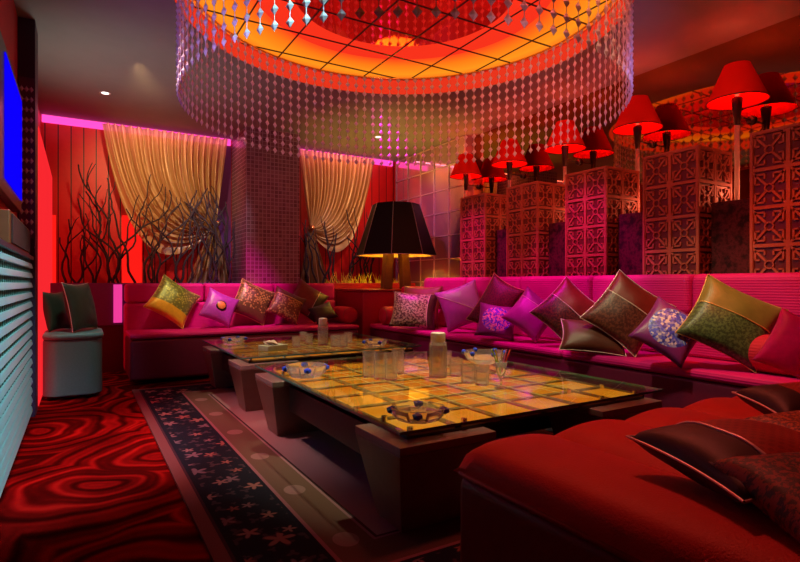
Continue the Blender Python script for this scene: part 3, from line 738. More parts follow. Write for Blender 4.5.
def table(label, x0, x1, y0, y1, pane, ny):
    T = thing('glass_table', label, 'coffee table', ((x0+x1)/2, (y0+y1)/2, .012))
    bm = BM(); box(bm, x0, x1, y0, y1, .388, .400); tp = obj('glass_top', bm, m_sheet, T, world=True)
    bm = BM(); w = .0018
    box(bm, x0-w, x1+w, y0-w, y0, .3885, .3995); box(bm, x0-w, x1+w, y1, y1+w, .3885, .3995); box(bm, x0-w, x0, y0, y1, .3885, .3995); box(bm, x1, x1+w, y0, y1, .3885, .3995)
    obj('edge', bm, m_edge, tp)
    tp_off = T.location
    for o in (tp.children[0],):
        o.data.transform(Matrix.Translation(-T.location))
    PX, PY = .42, .345
    for (ax, sx) in ((x0, 1), (x1, -1)):
        for (ay, sy) in ((y0, 1), (y1, -1)):
            tx = sorted((ax, ax+sx*PX)); ty = sorted((ay, ay+sy*PY))
            b = (tx[0]+.06, tx[1]-.06, ty[0]+.09, ty[1]-.07)
            bm = BM(); frustum(bm, b, .0125, (*tx, *ty), .315); p = obj('pedestal', bm, m_ped, T, world=True, bev=.004)
            bm = BM(); box(bm, tx[0], tx[1], ty[0], ty[1], .316, .345); c = obj('pedestal_cap', bm, m_pedtop, T, world=True, bev=.003)
            for (dx, dy) in ((.09,.08),(.33,.08),(.09,.27),(.33,.27)):
                bm = BM(); lathe(bm, [(.012,.3668),(.012,.3875)], 12, (ax+sx*dx, ay+sy*dy, 0)); obj('standoff', bm, m_steel, T, smooth=False, world=True)
    # dark drawer box between the pedestals, made-up glowing tray above for the amber reflections
    bm = BM(); box(bm, x0+.09, x1-.09, y0+PY+.02, y1-PY-.02, .18, .318); obj('drawer_box', bm, m_black, T, world=True, bev=.004)
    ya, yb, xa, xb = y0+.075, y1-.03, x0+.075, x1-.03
    bm = BM(); box(bm, xa, xb, ya, yb, .3458, .356); obj('reflection_tray', bm, m_black, T, world=True)
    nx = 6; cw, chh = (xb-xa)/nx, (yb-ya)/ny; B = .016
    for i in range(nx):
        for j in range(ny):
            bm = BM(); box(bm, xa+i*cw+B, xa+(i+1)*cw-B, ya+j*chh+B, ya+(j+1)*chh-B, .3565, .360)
            obj('amber_reflection', bm, pane, T, world=True)
    bm = BM()
    for i in range(nx+1): box(bm, max(xa, xa+i*cw-B+.0005), min(xb, xa+i*cw+B-.0005), ya, yb, .3565, .366)
    for j in range(ny+1): box(bm, xa, xb, max(ya, ya+j*chh-B+.0005), min(yb, ya+j*chh+B-.0005), .3565, .3655)
    obj('lattice_bars', bm, m_latt, T, world=True)
    bm = BM()
    for i in range(3, 2*nx-1): bar(bm, (xa+i*cw/2, ya+.2, .3665), (xa+i*cw/2, yb-.2, .3665), .0022, .002, (0,0,1))
    for j in range(3, 2*ny-2): bar(bm, (xa+.2, ya+j*chh/2, .3665), (xb-.1, ya+j*chh/2, .3665), .0022, .002, (0,0,1))
    obj('reflected_lines', bm, m_lines, T, world=True)
    return T
table('near square glass coffee table over glowing panes for amber reflections', .92, 2.36, 1.55, 3.29, m_pane, 7)
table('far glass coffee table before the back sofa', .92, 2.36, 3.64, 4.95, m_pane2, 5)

# ------------------------------------------------------------------ glassware
ZT = .4005
m_clear = mat_glass_lit('clear_glass', (1,1,1), .13)
m_blue = mat_glass('blue_glass', (.05,.15,.9), 1.45)
m_white = plain('white_lid', (.8,.75,.65), .5)
m_bluepaint = plain('cobalt_glaze', (.03,.08,.75), .12)
def tumbler_mesh(bm, r=.033, h=.13, n=16, base=.012, fl=1.0):
    lathe(bm, [(r*.9,0),(r*.95,.004),(r*fl,h),(r*fl-.0022,h),(r*.9-.002,base),(.001,base)], n, cap1=False)
def at_table(u, v, z=ZT):
    d = F*(H-z)/(v-283.0); r = (u-400.0)/F
    return d*(.5105+.8599*r), d*(.8599-.5105*r)
def put(name, label, cat, u, v, bm, mat, group=None, smooth=False, z=ZT, **kw):
    x, y = at_table(u, v, z); o = obj(name, bm, mat, smooth=smooth, **kw); o.location = (x, y, z)
    return tag(o, label, cat, group)
tum = [(369,377,.14,'tall tumbler, leftmost of the four glasses behind the front ashtray'), (380,379,.145,'tall tumbler, second from left of the four glasses behind the front ashtray'),
       (391,380,.145,'tall tumbler, third from left of the four glasses behind the front ashtray'), (398,374,.145,'tall tumbler, rightmost of the four glasses behind the front ashtray')]
bm = BM(); tumbler_mesh(bm, .034, .14, 12); tm = put('tumbler', tum[0][3], 'glass', tum[0][0], tum[0][1], bm, m_clear, 'glasses on the near table')
def more(src, label, u, v, group=None, sc=1.0, z=ZT):
    o = src.copy(); COL.objects.link(o); o.location = (*at_table(u, v, z), z); o.scale = (sc,sc,sc); o['label'] = label
    if group: o['group'] = group
    for c_ in src.children:
        d_ = c_.copy(); COL.objects.link(d_); d_.parent = o
    return o
for u, v, h, lb in tum[1:]: more(tm, lb, u, v)
bm = BM(); tumbler_mesh(bm, .036, .095, 12); ts = put('tumbler', 'short tumbler right of the lidded glass carafe', 'glass', 456, 376, bm, m_clear, 'glasses on the near table')
more(ts, 'short tumbler in front of the crystal bowl, left one of two', 468, 383)
more(ts, 'short tumbler in front of the crystal bowl, right one of two', 482, 385)
more(ts, 'short tumbler behind the carafe, half hidden by it', 446, 366, sc=.95)
# far table glasses
g2 = 'glasses on the far table'
more(ts, 'short tumbler right of the napkin stack on the far table', 296, 347, g2, .9)
more(ts, 'small tumbler directly left of the far carafe', 309, 344, g2, .9)
more(ts, 'small tumbler second left of the far carafe, behind others', 303, 341, g2, .85)
more(ts, 'short tumbler directly right of the far carafe', 335, 347, g2, 1.0)
more(ts, 'short tumbler second right of the far carafe', 343, 347, g2, 1.0)
more(ts, 'short tumbler at the far right of the carafe cluster on the far table', 348, 343, g2, .95)
# ribbed carafe
def carafe(label, u, v, r, h):
    x, y = at_table(u, v); c = thing('carafe', label, 'carafe', (x, y, ZT), group='lidded glass carafes')
    bm = BM(); n = 40
    prof = [(r*.97,0),(r,.006),(r,h-.02),(r*.93,h),(r*.82,h),(r*.9,h-.02),(r*.9,.012),(.001,.012)]
    rings = []
    for q, z in prof:
        rings.append([bm.verts.new((q*(1+.035*(k%2))*math.cos(2*PI*k/n), q*(1+.035*(k%2))*math.sin(2*PI*k/n), z)) for k in range(n)])
    for a, b in zip(rings, rings[1:]):
        for i in range(n): bm.faces.new((a[i], a[(i+1)%n], b[(i+1)%n], b[i]))
    bm.faces.new(rings[0][::-1])
    obj('ribbed_body', bm, m_clear, c)
    bm = BM(); lathe(bm, [(r*.80,h-.015),(r*.80,h+.002),(r*.86,h+.004),(r*.86,h+.045),(r*.8,h+.052)], 24); obj('lid', bm, m_white, c, bev=.003)
    return c
carafe('ribbed glass carafe with white lid on the near table', 438, 377, .046, .185)
carafe('ribbed glass carafe with white lid on the far table', 323, 345, .040, .165)
# crystal ashtrays
def ashtray(name, label, u, v, s, z=ZT, cat='ashtray', group='crystal ashtrays with blue corners', rot=.3, h=.045, deep=1.0):
    x, y = at_table(u, v, z); A = thing(name, label, cat, (x, y, z), rot, group)
    bm = BM(); n = 8
    prof = [(s*.72,0),(s*.95,h*.5),(s,h),(s*.86,h),(s*.74,h*.62),(s*.66,h*.28),(.001,h*.28)]
    lathe(bm, prof, n, cap1=False, ph=PI/8); obj('crystal_body', bm, m_clear, A)
    for k in range(4):
        a = PI/4 + k*PI/2; c_ = Vector((s*.93*math.cos(a), s*.93*math.sin(a), h*.72)); q = s*.20
        bm = BM(); bmesh.ops.create_icosphere(bm, subdivisions=1, radius=q); 
        bmesh.ops.scale(bm, vec=(1,1,.75), verts=bm.verts); bmesh.ops.translate(bm, verts=bm.verts, vec=c_); obj('blue_corner', bm, m_bluepaint, A)
ashtray('ashtray', 'crystal ashtray with blue corners at the front corner of the near table', 418, 419, .105, rot=.2)
ashtray('ashtray', 'crystal ashtray with blue corners at the far left corner of the near table', 306, 376, .115, rot=.5, h=.06)
ashtray('ashtray', 'crystal ashtray with blue corners at the left corner of the far table', 234, 342, .105, rot=.2, h=.04)
ashtray('ashtray', 'clear round crystal ashtray at the right end of the far table', 375, 346, .10, rot=.7, h=.05)
# footed crystal bowl
x, y = at_table(484, 372); A = thing('crystal_bowl', 'wide footed crystal bowl with blue rim beads behind the tumblers', 'bowl', (x, y, ZT), .3)
bm = BM(); lathe(bm, [(.07,0),(.07,.006),(.03,.018),(.025,.04),(.06,.05),(.10,.075),(.118,.115),(.110,.115),(.092,.08),(.05,.06),(.001,.058)], 12, cap1=False); obj('crystal_body', bm, m_clear, A)
for k in range(6):
    a = k*PI/3; bm = BM(); bmesh.ops.create_icosphere(bm, subdivisions=2, radius=.014); bmesh.ops.translate(bm, verts=bm.verts, vec=(.114*math.cos(a), .114*math.sin(a), .112)); obj('rim_bead', bm, m_bluepaint, A, smooth=True)
# straw glass
x, y = at_table(501, 388); A = thing('stemmed_glass', 'stemmed glass holding coloured straws on the near table', 'glass', (x, y, ZT))
bm = BM(); lathe(bm, [(.032,0),(.032,.003),(.006,.010),(.005,.045),(.014,.055),(.024,.085),(.030,.125),(.028,.125),(.022,.086),(.010,.060),(.001,.058)], 16, cap1=False); obj('glass_body', bm, m_clear, A, smooth=True)
sl = ['yellow straw in the stemmed glass, leaning left', 'green straw in the stemmed glass, leaning far left', 'pink straw in the stemmed glass, leaning right', 'red straw in the stemmed glass, leaning far right', 'white straw in the stemmed glass, upright']
sc_ = [(.9,.85,.08),(.35,.8,.1),(.95,.25,.5),(.9,.08,.06),(.85,.8,.75)]
for k, dx in enumerate((-.028,-.045,.026,.045,.006)):
    bm = BM(); R_ = Vector((.8599,-.5105,0))
    tube(bm, [(0,0,.068), R_*dx + Vector((0,0,.185))], .0032, 8)
    o = obj('straw', bm, plain('straw_'+['yellow','green','pink','red','white'][k], sc_[k], .4)); o.location = (x, y, ZT); tag(o, sl[k], 'straw', 'straws in the stemmed glass')
# napkins
x, y = at_table(273, 350)
nb = thing('napkin_box', 'small green and white napkin box on the far table', 'napkin box', (x, y, ZT), .35)
bm = BM(); box(bm, -.09, .09, -.06, .06, 0, .04); obj('box_body', bm, plain('pale_green_box', (.45,.6,.35), .5), nb, bev=.004)
bm = BM()
for k in range(5):
    a = k*.5; c_ = Vector((random.uniform(-.02,.02), random.uniform(-.01,.01), .042))
    d1 = Vector((math.cos(a), math.sin(a), .0))*.055; d2 = Vector((-math.sin(a), math.cos(a), .5))*.035
    vs = [bm.verts.new(c_+q) for q in (-d1, d1, d1*.8+d2+Vector((0,0,.01)), -d1*.7+d2*1.3)]; bm.faces.new(vs)
o = obj('napkins', bm, plain('napkin_paper', (.85,.8,.6), .8), nb)
so = o.modifiers.new('solid', 'SOLIDIFY'); so.thickness = .003

# ------------------------------------------------------------------ cushions
def mat_cush(name, ca, cb=None, split=None, ang=0.0, pat=None, pc=(.8,.6,.3), pscale=18, rough=.5, both=False, oval=None, ovc=None, metal=0.0, sheen=.05):
    """two-tone fabric in the cushion's own UV: cb beyond the split line; pat on the first / second cloth"""
    t = NT(name); uv, x, y, z = t.xyz('UV')
    u = t.math('SUBTRACT', x, .5); v = t.math('SUBTRACT', y, .5)
    cuv = t.comb(u, v)
    n = t.noise(cuv, 9, 4); fine = t.noise(cuv, 160, 2)
    def shade(c): return t.mix(n, tuple(a*.7 for a in c), tuple(min(1, a*1.25) for a in c))
    def pattern(c):
        if pat == 'mosaic':
            b = t.n('ShaderNodeTexVoronoi'); b.voronoi_dimensions = '2D'; b.distance = 'CHEBYCHEV'; t.l(cuv, b.inputs['Vector']); b.inputs['Scale'].default_value = pscale; b.inputs['Randomness'].default_value = .5
            s = t.n('ShaderNodeSeparateXYZ'); t.l(b.outputs['Color'], s.inputs[0])
            k = t.math('GREATER_THAN', s.outputs[0], .5)
            q = t.mix(s.outputs[1], pc, tuple(a*.45 for a in pc))
            e = t.math('LESS_THAN', b.outputs['Distance'], .42)
            return t.mix(t.math('MULTIPLY', k, e), c, q)
        if pat == 'damask':
            w = t.noise(cuv, pscale, 5, .7); return t.mix(t.math('MULTIPLY_ADD', t.math('SUBTRACT', w, .5), 22.0, .3, clamp=True), c, pc)
        if pat == 'swirl':
            b = t.n('ShaderNodeTexVoronoi'); b.voronoi_dimensions = '2D'; t.l(cuv, b.inputs['Vector']); b.inputs['Scale'].default_value = pscale
            w = t.math('SINE', t.math('MULTIPLY', b.outputs['Distance'], 22.0)); return t.mix(t.math('GREATER_THAN', w, .3), c, pc)
        if pat == 'check':
            a = t.math('MULTIPLY', t.math('SINE', t.math('MULTIPLY', u, pscale*6.0)), t.math('SINE', t.math('MULTIPLY', v, pscale*6.0)))
            return t.mix(t.math('GREATER_THAN', a, .15), c, pc)
        return c
    A = pattern(shade(ca)); c = A
    if cb is not None:
        B = shade(cb); 
        if both: B = pattern(B)
        side = t.math('ADD', t.math('MULTIPLY', u, math.cos(ang)), t.math('MULTIPLY', v, math.sin(ang)))
        c = t.mix(t.math('GREATER_THAN', side, split), A, B)
    met = metal
    if oval:
        q = t.math('ADD', t.math('POWER', t.math('DIVIDE', t.math('SUBTRACT', u, oval[0]), oval[2]), 2.0), t.math('POWER', t.math('DIVIDE', t.math('SUBTRACT', v, oval[1]), oval[3]), 2.0))
        b = t.n('ShaderNodeTexVoronoi'); b.voronoi_dimensions = '2D'; t.l(cuv, b.inputs['Vector']); b.inputs['Scale'].default_value = 26
        s = t.n('ShaderNodeSeparateXYZ'); t.l(b.outputs['Color'], s.inputs[0])
        c = t.mix(t.math('LESS_THAN', q, 1.0), c, t.ramp(s.outputs[0], [(k/len(ovc), cc) for k, cc in enumerate(ovc)], 'CONSTANT'))
    return t.done(t.bsdf(c, rough, met, .5, sheen, fine, .25, .003))
def cushion_bm(w, h, th, n=22, pinch=.10):
    bm = BM(); uvl = bm.loops.layers.uv.new('uv'); S = []
    for sgn in (-1, 1):
        g = []
        for i in range(n+1):
            row = []
            for j in range(n+1):
                u = 2*i/n-1; v = 2*j/n-1
                x = u*(1-pinch*(1-v*v))*w/2; z = v*(1-pinch*(1-u*u))*h/2
                k = max(0, (1-u*u)*(1-v*v))**.42
                wr = 1+.05*math.sin(5*u+3*v)*math.sin(4*v-2*u)
                row.append(bm.verts.new((x, sgn*(th/2*k*wr), z)))
            g.append(row)
        S.append(g)
    for g, flip in ((S[0], False), (S[1], True)):
        for i in range(n):
            for j in range(n):
                q = [(i,j),(i+1,j),(i+1,j+1),(i,j+1)]
                if flip: q = q[::-1]
                f = bm.faces.new([g[a][b] for a, b in q])
                for lp, (a, b) in zip(f.loops, q): lp[uvl].uv = (a/n, b/n)
    bmesh.ops.remove_doubles(bm, verts=bm.verts, dist=1e-6)
    return bm
def surf(w, h, th, pinch, u, v, sgn=-1):
    k = max(0, (1-u*u)*(1-v*v))**.42; wr = 1+.05*math.sin(5*u+3*v)*math.sin(4*v-2*u)
    return Vector((u*(1-pinch*(1-v*v))*w/2, sgn*(th/2*k*wr), v*(1-pinch*(1-u*u))*h/2))
def cushion(label, mat, w, h, th, rest, yaw=0, tilt=-.25, roll=0, back=None, pos=None, axis=None, piping=None, line=None, pinch=.10, name='cushion', edge=None, medal=None, group=None):
    """rest: z of the seat; axis/back: ('x', 3.165) lets the cushion lean until its furthest point touches that plane; pos: (x,y) of the centre"""
    bm = cushion_bm(w, h, th, pinch=pinch)
    M_ = Matrix.Rotation(yaw,4,'Z') @ Matrix.Rotation(tilt,4,'X') @ Matrix.Rotation(roll,4,'Y')
    pts = [M_ @ v.co for v in bm.verts]
    z = rest - min(p.z for p in pts)
    x, y = pos
    if axis == 'x': x = back - max(p.x for p in pts)
    if axis == 'y': y = back - max(p.y for p in pts)
    o = obj(name, bm, mat, smooth=True); o.matrix_world = Matrix.Translation((x, y, z)) @ M_
    o.location = (x, y, z); o.rotation_euler = M_.to_euler()
    tag(o, label, 'cushion', group)
    if edge is not None:
        bm = BM(); e = []
        k = 20
        for a in range(k): e.append((-1+2*a/k, -1))
        for a in range(k): e.append((1, -1+2*a/k))
        for a in range(k): e.append((1-2*a/k, 1))
        for a in range(k+1): e.append((-1, 1-2*a/k))
        tube(bm, [surf(w,h,th,pinch,*q) for q in e], .0030, 6, cap=False); obj('piping', bm, edge, o, smooth=True)
    if line is not None:
        (ang, sp_), lm = line; bm = BM(); d = (math.cos(ang), math.sin(ang)); q = (-d[1], d[0]); P = []
        for a in range(-60, 61):
            s_ = a/60*1.5; u = 2*sp_*d[0] + s_*q[0]; v = 2*sp_*d[1] + s_*q[1]
            if abs(u) <= .97 and abs(v) <= .97: P.append(surf(w,h,th,pinch,u,v) + Vector((0,-.001,0)))
        if len(P) > 2: tube(bm, P, .0035, 6); obj('seam_cord', bm, lm, o, smooth=True)
    if medal is not None:
        for nm, r, hgt, mm in medal:
            bm = BM(); lathe(bm, [(r, -.004), (r, .004), (r*.9, .008)], 24); bmesh.ops.rotate(bm, verts=bm.verts, cent=(0,0,0), matrix=Matrix.Rotation(PI/2,3,'X'))
            bmesh.ops.translate(bm, verts=bm.verts, vec=(0, -th/2*1.0-hgt, 0)); obj(nm, bm, mm, o, smooth=True)
    return o
def bolster(label, mat, c, axis, r, L):
    bm = BM(); n = 28
    lathe(bm, [(.004,-L/2-.012),(r*.5,-L/2-.008),(r*.9,-L/2),(r,-L/2+.03),(r*1.02,0),(r,L/2-.03),(r*.9,L/2),(r*.5,L/2+.008),(.004,L/2+.012)], n)
    R_ = Matrix.Rotation(PI/2,3,'X') if axis == 'y' else Matrix.Rotation(PI/2,3,'Y')
    bmesh.ops.rotate(bm, verts=bm.verts, cent=(0,0,0), matrix=R_)
    o = obj('bolster', bm, mat, smooth=True); o.location = c; tag(o, label, 'bolster', 'round bolsters'); 
    for s_ in (-1, 1):
        bm = BM(); pts = [(r*.9*math.cos(a), s_*(L/2-.004), r*.9*math.sin(a)) if axis == 'y' else (s_*(L/2-.004), r*.9*math.cos(a), r*.9*math.sin(a)) for a in [2*PI*k/28 for k in range(29)]]
        tube(bm, pts, .005, 6, cap=False); obj('piping', bm, m_piping_red, o, smooth=True)
    return o
def xa_(u, Y): r = (u-400)/F; return Y*(.5105+.8599*r)/(.8599-.5105*r)
def ya_(u, X): r = (u-400)/F; return X*(.8599-.5105*r)/(.5105+.8599*r)
cord = plain('silver_cord', (.75,.6,.55), .35, .3); goldcord = plain('gold_cord', (.7,.45,.15), .4, .3)
D = math.radians
SEAT = .4455
# --- left sofa (leans on Y = 5.862)
LB = 5.862
c_goldgreen = mat_cush('gold_green_cloth', (.16,.17,.04), (.75,.42,.03), .20, D(-90), 'mosaic', (.50,.48,.10), 22, .35, metal=.2)
cushion('gold and green mosaic cushion with plain yellow lower band, leftmost on the back sofa', c_goldgreen, .42, .42, .15, SEAT, D(15), D(-22), D(36), LB-.005, (xa_(174,5.7),0), 'y', edge=goldcord)
c_violet = mat_cush('violet_silk', (.40,.05,.48), rough=.3)
cushion('violet silk cushion with an orange round medallion on the back sofa', c_violet, .33, .33, .13, SEAT, D(5), D(-20), D(26), LB-.16, (xa_(220,5.6),0), 'y', medal=[('medallion_rim', .052, -.002, m_black), ('medallion', .040, .004, plain('orange_embroidery', (.9,.32,.05), .5, nscale=120, namt=.5))])
c_bronze = mat_cush('bronze_mosaic', (.12,.07,.02), (.14,.06,.03), .26, D(-90), 'mosaic', (.62,.42,.12), 20, .35, metal=.2)
cushion('bronze mosaic cushion behind the violet medallion cushion', c_bronze, .40, .40, .15, SEAT, D(0), D(-18), D(26), LB-.005, (xa_(253,5.75),0), 'y', edge=goldcord)
c_brick = mat_cush('brick_mosaic', (.13,.02,.015), (.10,.012,.012), .24, D(90), 'mosaic', (.50,.22,.10), 18, .45)
cushion('brick red mosaic cushion with dark top band on the back sofa', c_brick, .36, .34, .14, SEAT, D(0), D(-24), D(28), LB-.13, (xa_(286,5.65),0), 'y', line=((D(90), .24), goldcord))
c_maroon = mat_cush('maroon_silk', (.16,.012,.015), (.03,.008,.01), .20, D(0), None, rough=.4)
cushion('dark maroon cushion with a pale seam, rightmost leaning cushion on the back sofa', c_maroon, .40, .38, .14, SEAT, D(0), D(-18), D(34), LB-.005, (xa_(308,5.75),0), 'y', line=((D(0), .20), cord))
c_blackbrown = mat_cush('black_brown_cloth', (.03,.012,.01), rough=.5)
cushion('small black brown cushion lying against the maroon one', c_blackbrown, .28, .22, .11, SEAT, D(-8), D(-35), D(-20), LB-.20, (xa_(322,5.62),0), 'y')
m_ruby = mat_fabric('ruby_ribbed_cloth', (.50,.015,.05), .6, stripes=True)
bolster('red bolster at the right end of the back sofa', m_ruby, (xa_(343,5.62), 5.60, SEAT+.095), 'y', .093, .36)
# --- right sofa (leans on X = 3.165)
RBK = 3.165
bolster('red bolster at the far end of the right sofa', m_ruby, (2.99, 5.12, SEAT+.10), 'x', .098, .34)
c_brownold = mat_cush('old_brown_cloth', (.20,.05,.02), rough=.5)
cushion('plain rust brown cushion behind the silver brocade cushion', c_brownold, .46, .44, .13, SEAT, D(-62), D(-14), 0, RBK, (0, ya_(424,3.05)), 'x')
c_brocade = mat_cush('silver_brocade', (.10,.04,.03), (.05,.015,.012), .33, 0, 'damask', (.50,.46,.26), 18, .35)
cushion('silver and brown brocade cushion, leftmost on the right sofa', c_brocade, .46, .38, .15, SEAT, D(-40), D(-24), D(4), RBK-.12, (0, ya_(423,2.92)), 'x', line=((0, .33), cord))
cushion('purple cushion with a diagonal patterned half standing on its corner', mat_cush('violet_half_pattern', (.34,.05,.42), (.42,.02,.40), 0, D(231), 'swirl', (.55,.16,.52), 9, .35), .40, .40, .15, SEAT, D(-42), D(-16), D(-20), RBK, (0, ya_(462,3.0)), 'x', line=((D(231), 0), cord))
cushion('dark red speckled cushion mostly hidden behind the purple ones', mat_cush('red_speckle', (.18,.015,.02), None, None, 0, 'damask', (.06,.01,.01), 30, .5), .30, .46, .12, SEAT, D(-50), D(-10), D(30), RBK, (0, ya_(505,3.1)), 'x', edge=goldcord)
ovc = [(.05,.04,.65),(.75,.5,.4),(.25,.15,.7),(.9,.7,.55),(.1,.06,.5),(.6,.35,.3)]
cushion('small violet cushion with a round sequinned patch, left of the magenta one', mat_cush('violet_sequin', (.30,.02,.26), rough=.35, oval=(0,0,.40,.38), ovc=ovc), .31, .29, .13, SEAT, D(-42), D(-24), D(8), RBK-.16, (0, ya_(502,2.9)), 'x')
cushion('magenta silk cushion with a darker top between sequin and maroon cushions', mat_cush('magenta_silk', (.38,.015,.28), (.22,.01,.16), .22, D(90), None, rough=.35), .33, .33, .14, SEAT, D(-42), D(-22), D(38), RBK-.02, (0, ya_(535,3.0)), 'x', line=((D(90), .22), cord))
c_mar1 = mat_cush('maroon_damask', (.05,.010,.010), (.20,.012,.010), .04, D(90), 'damask', (.16,.035,.02), 24, .4)
cushion('maroon cushion with silver piping and a dark patterned lower half, by the middle', c_mar1, .37, .38, .15, SEAT, D(-42), D(-18), D(44), RBK, (0, ya_(573,3.02)), 'x', edge=cord, line=((D(90), .04), cord))
cushion('flat brown cushion lying between the two maroon piped cushions', mat_cush('brown_silk', (.10,.022,.012), rough=.4), .40, .26, .13, SEAT, D(-42), D(-45), D(6), RBK-.12, (0, ya_(599,2.9)), 'x', edge=cord)
c_mar2 = mat_cush('brown_damask', (.08,.015,.012), (.20,.012,.010), .10, D(90), 'damask', (.18,.045,.03), 22, .4)
cushion('maroon and brown piped cushion left of the blue sequin cushion', c_mar2, .40, .41, .15, SEAT, D(-44), D(-18), D(38), RBK, (0, ya_(634,3.02)), 'x', edge=cord, line=((D(90), .10), cord))
cushion('violet cushion with a large blue sequinned disc before the green cushion', mat_cush('violet_blue_sequin', (.22,.025,.26), rough=.35, oval=(0,0,.40,.40), ovc=[(.06,.08,.80),(.32,.34,.8),(.10,.12,.9),(.7,.7,.9),(.04,.05,.5),(.2,.22,.85)]), .31, .31, .13, SEAT, D(-44), D(-28), D(36), RBK-.22, (0, ya_(674,2.82)), 'x')
c_green = mat_cush('olive_green_silk', (.04,.075,.03), (.20,.19,.04), .04, D(90), 'damask', (.11,.20,.07), 26, .4)
cushion('large olive green cushion with a darker lower half, right part of the right sofa', c_green, .41, .39, .17, SEAT, D(-44), D(-22), D(30), RBK-.01, (0, ya_(735,2.98)), 'x', edge=goldcord, line=((D(90), .04), goldcord))
bolster('red bolster lying at the near end of the right sofa', m_ruby, (2.985, ya_(757,2.93)-.12, SEAT+.098), 'y', .096, .34)
# --- near sofa
cushion('bright pink cushion standing at the near corner of the right sofa', mat_cush('hot_pink_silk', (.9,.01,.5), (.10,.01,.02), .25, 0, None, rough=.4), .23, .25, .11, .488, D(-58), D(-16), D(26), None, (2.465, 1.035))
NZ = .486
c_hatch = mat_cush('red_hatch', (.34,.035,.02), (.022,.003,.006), .20, D(180), 'check', (.24,.02,.012), 14, .5)
cushion('red hatched cushion with dark left end lying on the near sofa', c_hatch, .36, .29, .12, NZ, D(-12), D(-84), D(3), None, (1.16, .57), edge=cord, line=((D(180), .20), cord))
cushion('black speckled cushion at the bottom right of the near sofa', mat_cush('black_red_damask', (.012,.006,.006), (.01,.005,.005), .30, 0, 'damask', (.24,.03,.02), 18, .5), .25, .24, .10, NZ, D(-30), D(-76), D(-5), None, (1.06, .405), line=((0, .30), goldcord))
cushion('dark red hatched cushion with black end, further along the near sofa', c_hatch, .30, .20, .11, NZ, D(-20), D(-80), D(4), None, (1.82, .75), edge=cord)
cushion('orange flecked dark cushion at the right frame edge', mat_cush('orange_fleck', (.10,.015,.008), (.12,.02,.01), .3, 0, 'damask', (.5,.12,.02), 30, .5, both=True), .28, .22, .11, NZ, D(-24), D(-78), D(-4), None, (1.43, .55))
# --- ottoman cushions
c_dkgreen = mat_cush('bottle_green_cloth', (.016,.04,.02), rough=.5)
cushion('dark green cushion with pale piping standing on the ottoman, right one', c_dkgreen, .38, .40, .13, .5105, D(62), D(-12), D(0), None, (.00, 5.12), edge=cord)
cushion('smaller dark green cushion on the ottoman, left one', c_dkgreen, .30, .33, .11, .5105, D(62), D(-10), D(0), None, (-.17, 5.20))

# ------------------------------------------------------------------ light
w = bpy.data.worlds.new('World'); SC.world = w; w.use_nodes = True
w.node_tree.nodes['Background'].inputs[0].default_value = (.25,.10,.22,1); w.node_tree.nodes['Background'].inputs[1].default_value = .04
MAG = (1,.01,.62)
lamp('cove_left', 'AREA', (.62, YB-.32, ZC-.04), (1,.25,.35), 4, (.62, YB-.10, 1.2), 1.9, .08)
lamp('cove_right', 'AREA', (3.05, YB-.32, ZC-.04), (1,.25,.35), 4, (3.05, YB-.10, 1.2), 1.5, .08)
# added spots at the ceiling without fittings, each tinting one surface
lamp('fill_curtain_left', 'SPOT', (.40, 4.8, ZC-.03), (1,.60,.27), 190, (.75, 6.6, 2.0), .06, spot=62, blend=1)
lamp('fill_curtain_right', 'SPOT', (3.0, 4.8, ZC-.03), (1,.52,.27), 140, (2.95, 6.6, 2.05), .06, spot=52, blend=1)
lamp('fill_knot_left', 'SPOT', (1.25, 5.2, ZC-.03), (.72,.66,1), 75, (1.25, 6.6, 1.25), .06, spot=40, blend=1)
lamp('fill_knot_right', 'SPOT', (2.7, 5.2, ZC-.03), (.80,.62,.9), 45, (2.7, 6.6, 1.3), .06, spot=36, blend=1)
lamp('fill_mirror_tiles', 'SPOT', (2.7, 5.3, ZC-.03), (1,.22,.62), 70, (3.95, 5.9, 1.7), .06, spot=50, blend=1)
lamp('fill_backrest_a', 'SPOT', (2.3, 4.5, ZC-.03), MAG, 190, (3.25, 4.2, .84), .06, spot=44)
lamp('fill_backrest_b', 'SPOT', (2.3, 2.9, ZC-.03), MAG, 190, (3.25, 2.9, .84), .06, spot=46)
lamp('fill_backrest_c', 'SPOT', (2.4, 1.3, ZC-.03), (1,.12,.02), 120, (3.2, 1.35, .75), .06, spot=48)
lamp('fill_back_sofa', 'SPOT', (1.30, 4.85, ZC-.03), MAG, 170, (1.45, 5.95, .76), .06, spot=34)
lamp('fill_cushions_back', 'SPOT', (.95, 4.7, ZC-.03), (1,.84,.36), 130, (1.25, 5.7, .55), .06, spot=40)
lamp('fill_cushions_far', 'SPOT', (1.7, 3.6, ZC+.08), (1,.66,.5), 60, (3.0, 4.4, .6), .06, spot=34)
lamp('fill_cushions_near', 'SPOT', (1.6, 2.0, ZC+.08), (1,.92,.50), 130, (3.0, 1.9, .6), .06, spot=40)
for k in range(4):
    lamp('fill_lattice', 'SPOT', (1.3+.15*k, .9+.27*k, ZC-.03), (1,.20,.11), 55+22*k, (3.5, 1.5+.95*k, 1.95), .06, spot=58, blend=1)
    lamp('fill_ceiling_right', 'POINT', (3.99, 1.85+.71*k, 1.55), (1,.16,.07), 4, size=.04)  # added glow behind the boxes to lift the right ceiling
lamp('fill_table_near', 'SPOT', (1.70, 2.3, ZC+.1), (1,.86,.55), 260, (1.6, 2.4, .4), .05, spot=44)
lamp('fill_table_far', 'SPOT', (1.5, 4.95, ZC-.03), (1,.84,.55), 140, (1.55, 4.3, .4), .05, spot=44)
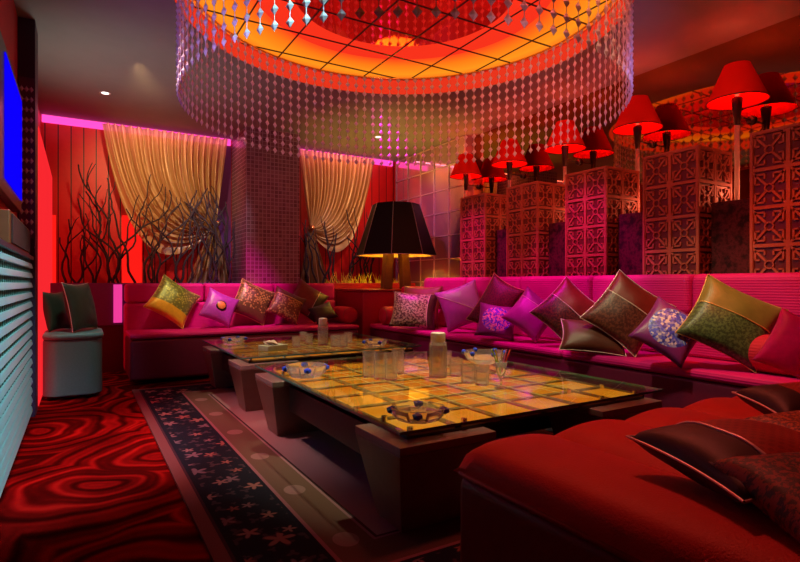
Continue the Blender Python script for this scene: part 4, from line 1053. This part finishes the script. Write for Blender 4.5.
lamp('fill_near_sofa', 'SPOT', (1.7, 1.7, ZC-.03), (1,.13,.09), 125, (1.65, .9, .45), .12, spot=66, blend=1)
lamp('fill_carpet', 'SPOT', (.05, 2.9, ZC-.03), (1,.02,.014), 240, (.15, 3.5, 0), .1, spot=54, blend=1)
lamp('fill_rug', 'SPOT', (.10, 3.0, ZC-.03), (1,.60,.56), 150, (.85, 3.3, 0), .1, spot=52, blend=1)
lamp('teal_wash', 'SPOT', (.95, 1.55, ZC-.03), (.42,.95,.95), 330, (-.30, 3.1, .6), .08, spot=44)
lamp('violet_wash', 'SPOT', (.25, 1.4, ZC-.03), (.35,.08,1), 50, (-.1, 3.6, 0), .08, spot=36)
lamp('fill_ottoman', 'SPOT', (.15, 4.2, ZC-.03), (.50,.97,.86), 60, (-.05, 5.1, .3), .08, spot=26)
lamp('fill_ceiling_left', 'SPOT', (-.12, 4.78, 1.25), (.80,.92,.86), 30, (.25, 4.9, ZC), .12, spot=95, blend=1)  # added fill greying the left ceiling, no fitting holds it
lamp('bead_violet', 'SPOT', (.15, 1.9, 1.55), (.60,.38,1), 40, (CX-1.1, CY+.2, 2.40), .1, spot=58, blend=1)  # this and the next two: added mid-air spots tinting the beads
lamp('bead_violet_right', 'SPOT', (2.3, 1.35, 1.7), (.50,.35,1), 26, (3.05, 2.5, 2.45), .1, spot=48, blend=1)
lamp('bead_rose', 'SPOT', (1.5, 1.2, 1.5), (1,.38,.42), 45, (CX+.2, CY+1.2, 2.3), .1, spot=75, blend=1)
# ------------------------------------------------------------------ camera and view
cd = bpy.data.cameras.new('camera'); cam = bpy.data.objects.new('camera', cd); COL.objects.link(cam)
cd.sensor_width = 36; cd.lens = F/800*36; cd.shift_y = 2/800; cd.clip_start = .02
cam.location = (0, 0, H); cam.rotation_euler = (PI/2, 0, -math.atan2(.5105, .8599))
SC.camera = cam
SC.view_settings.view_transform = 'Standard'; SC.view_settings.look = 'None'; SC.view_settings.gamma = 1; SC.view_settings.use_curve_mapping = False
SC.view_settings.exposure = 0.0
SC.cycles.caustics_reflective = False
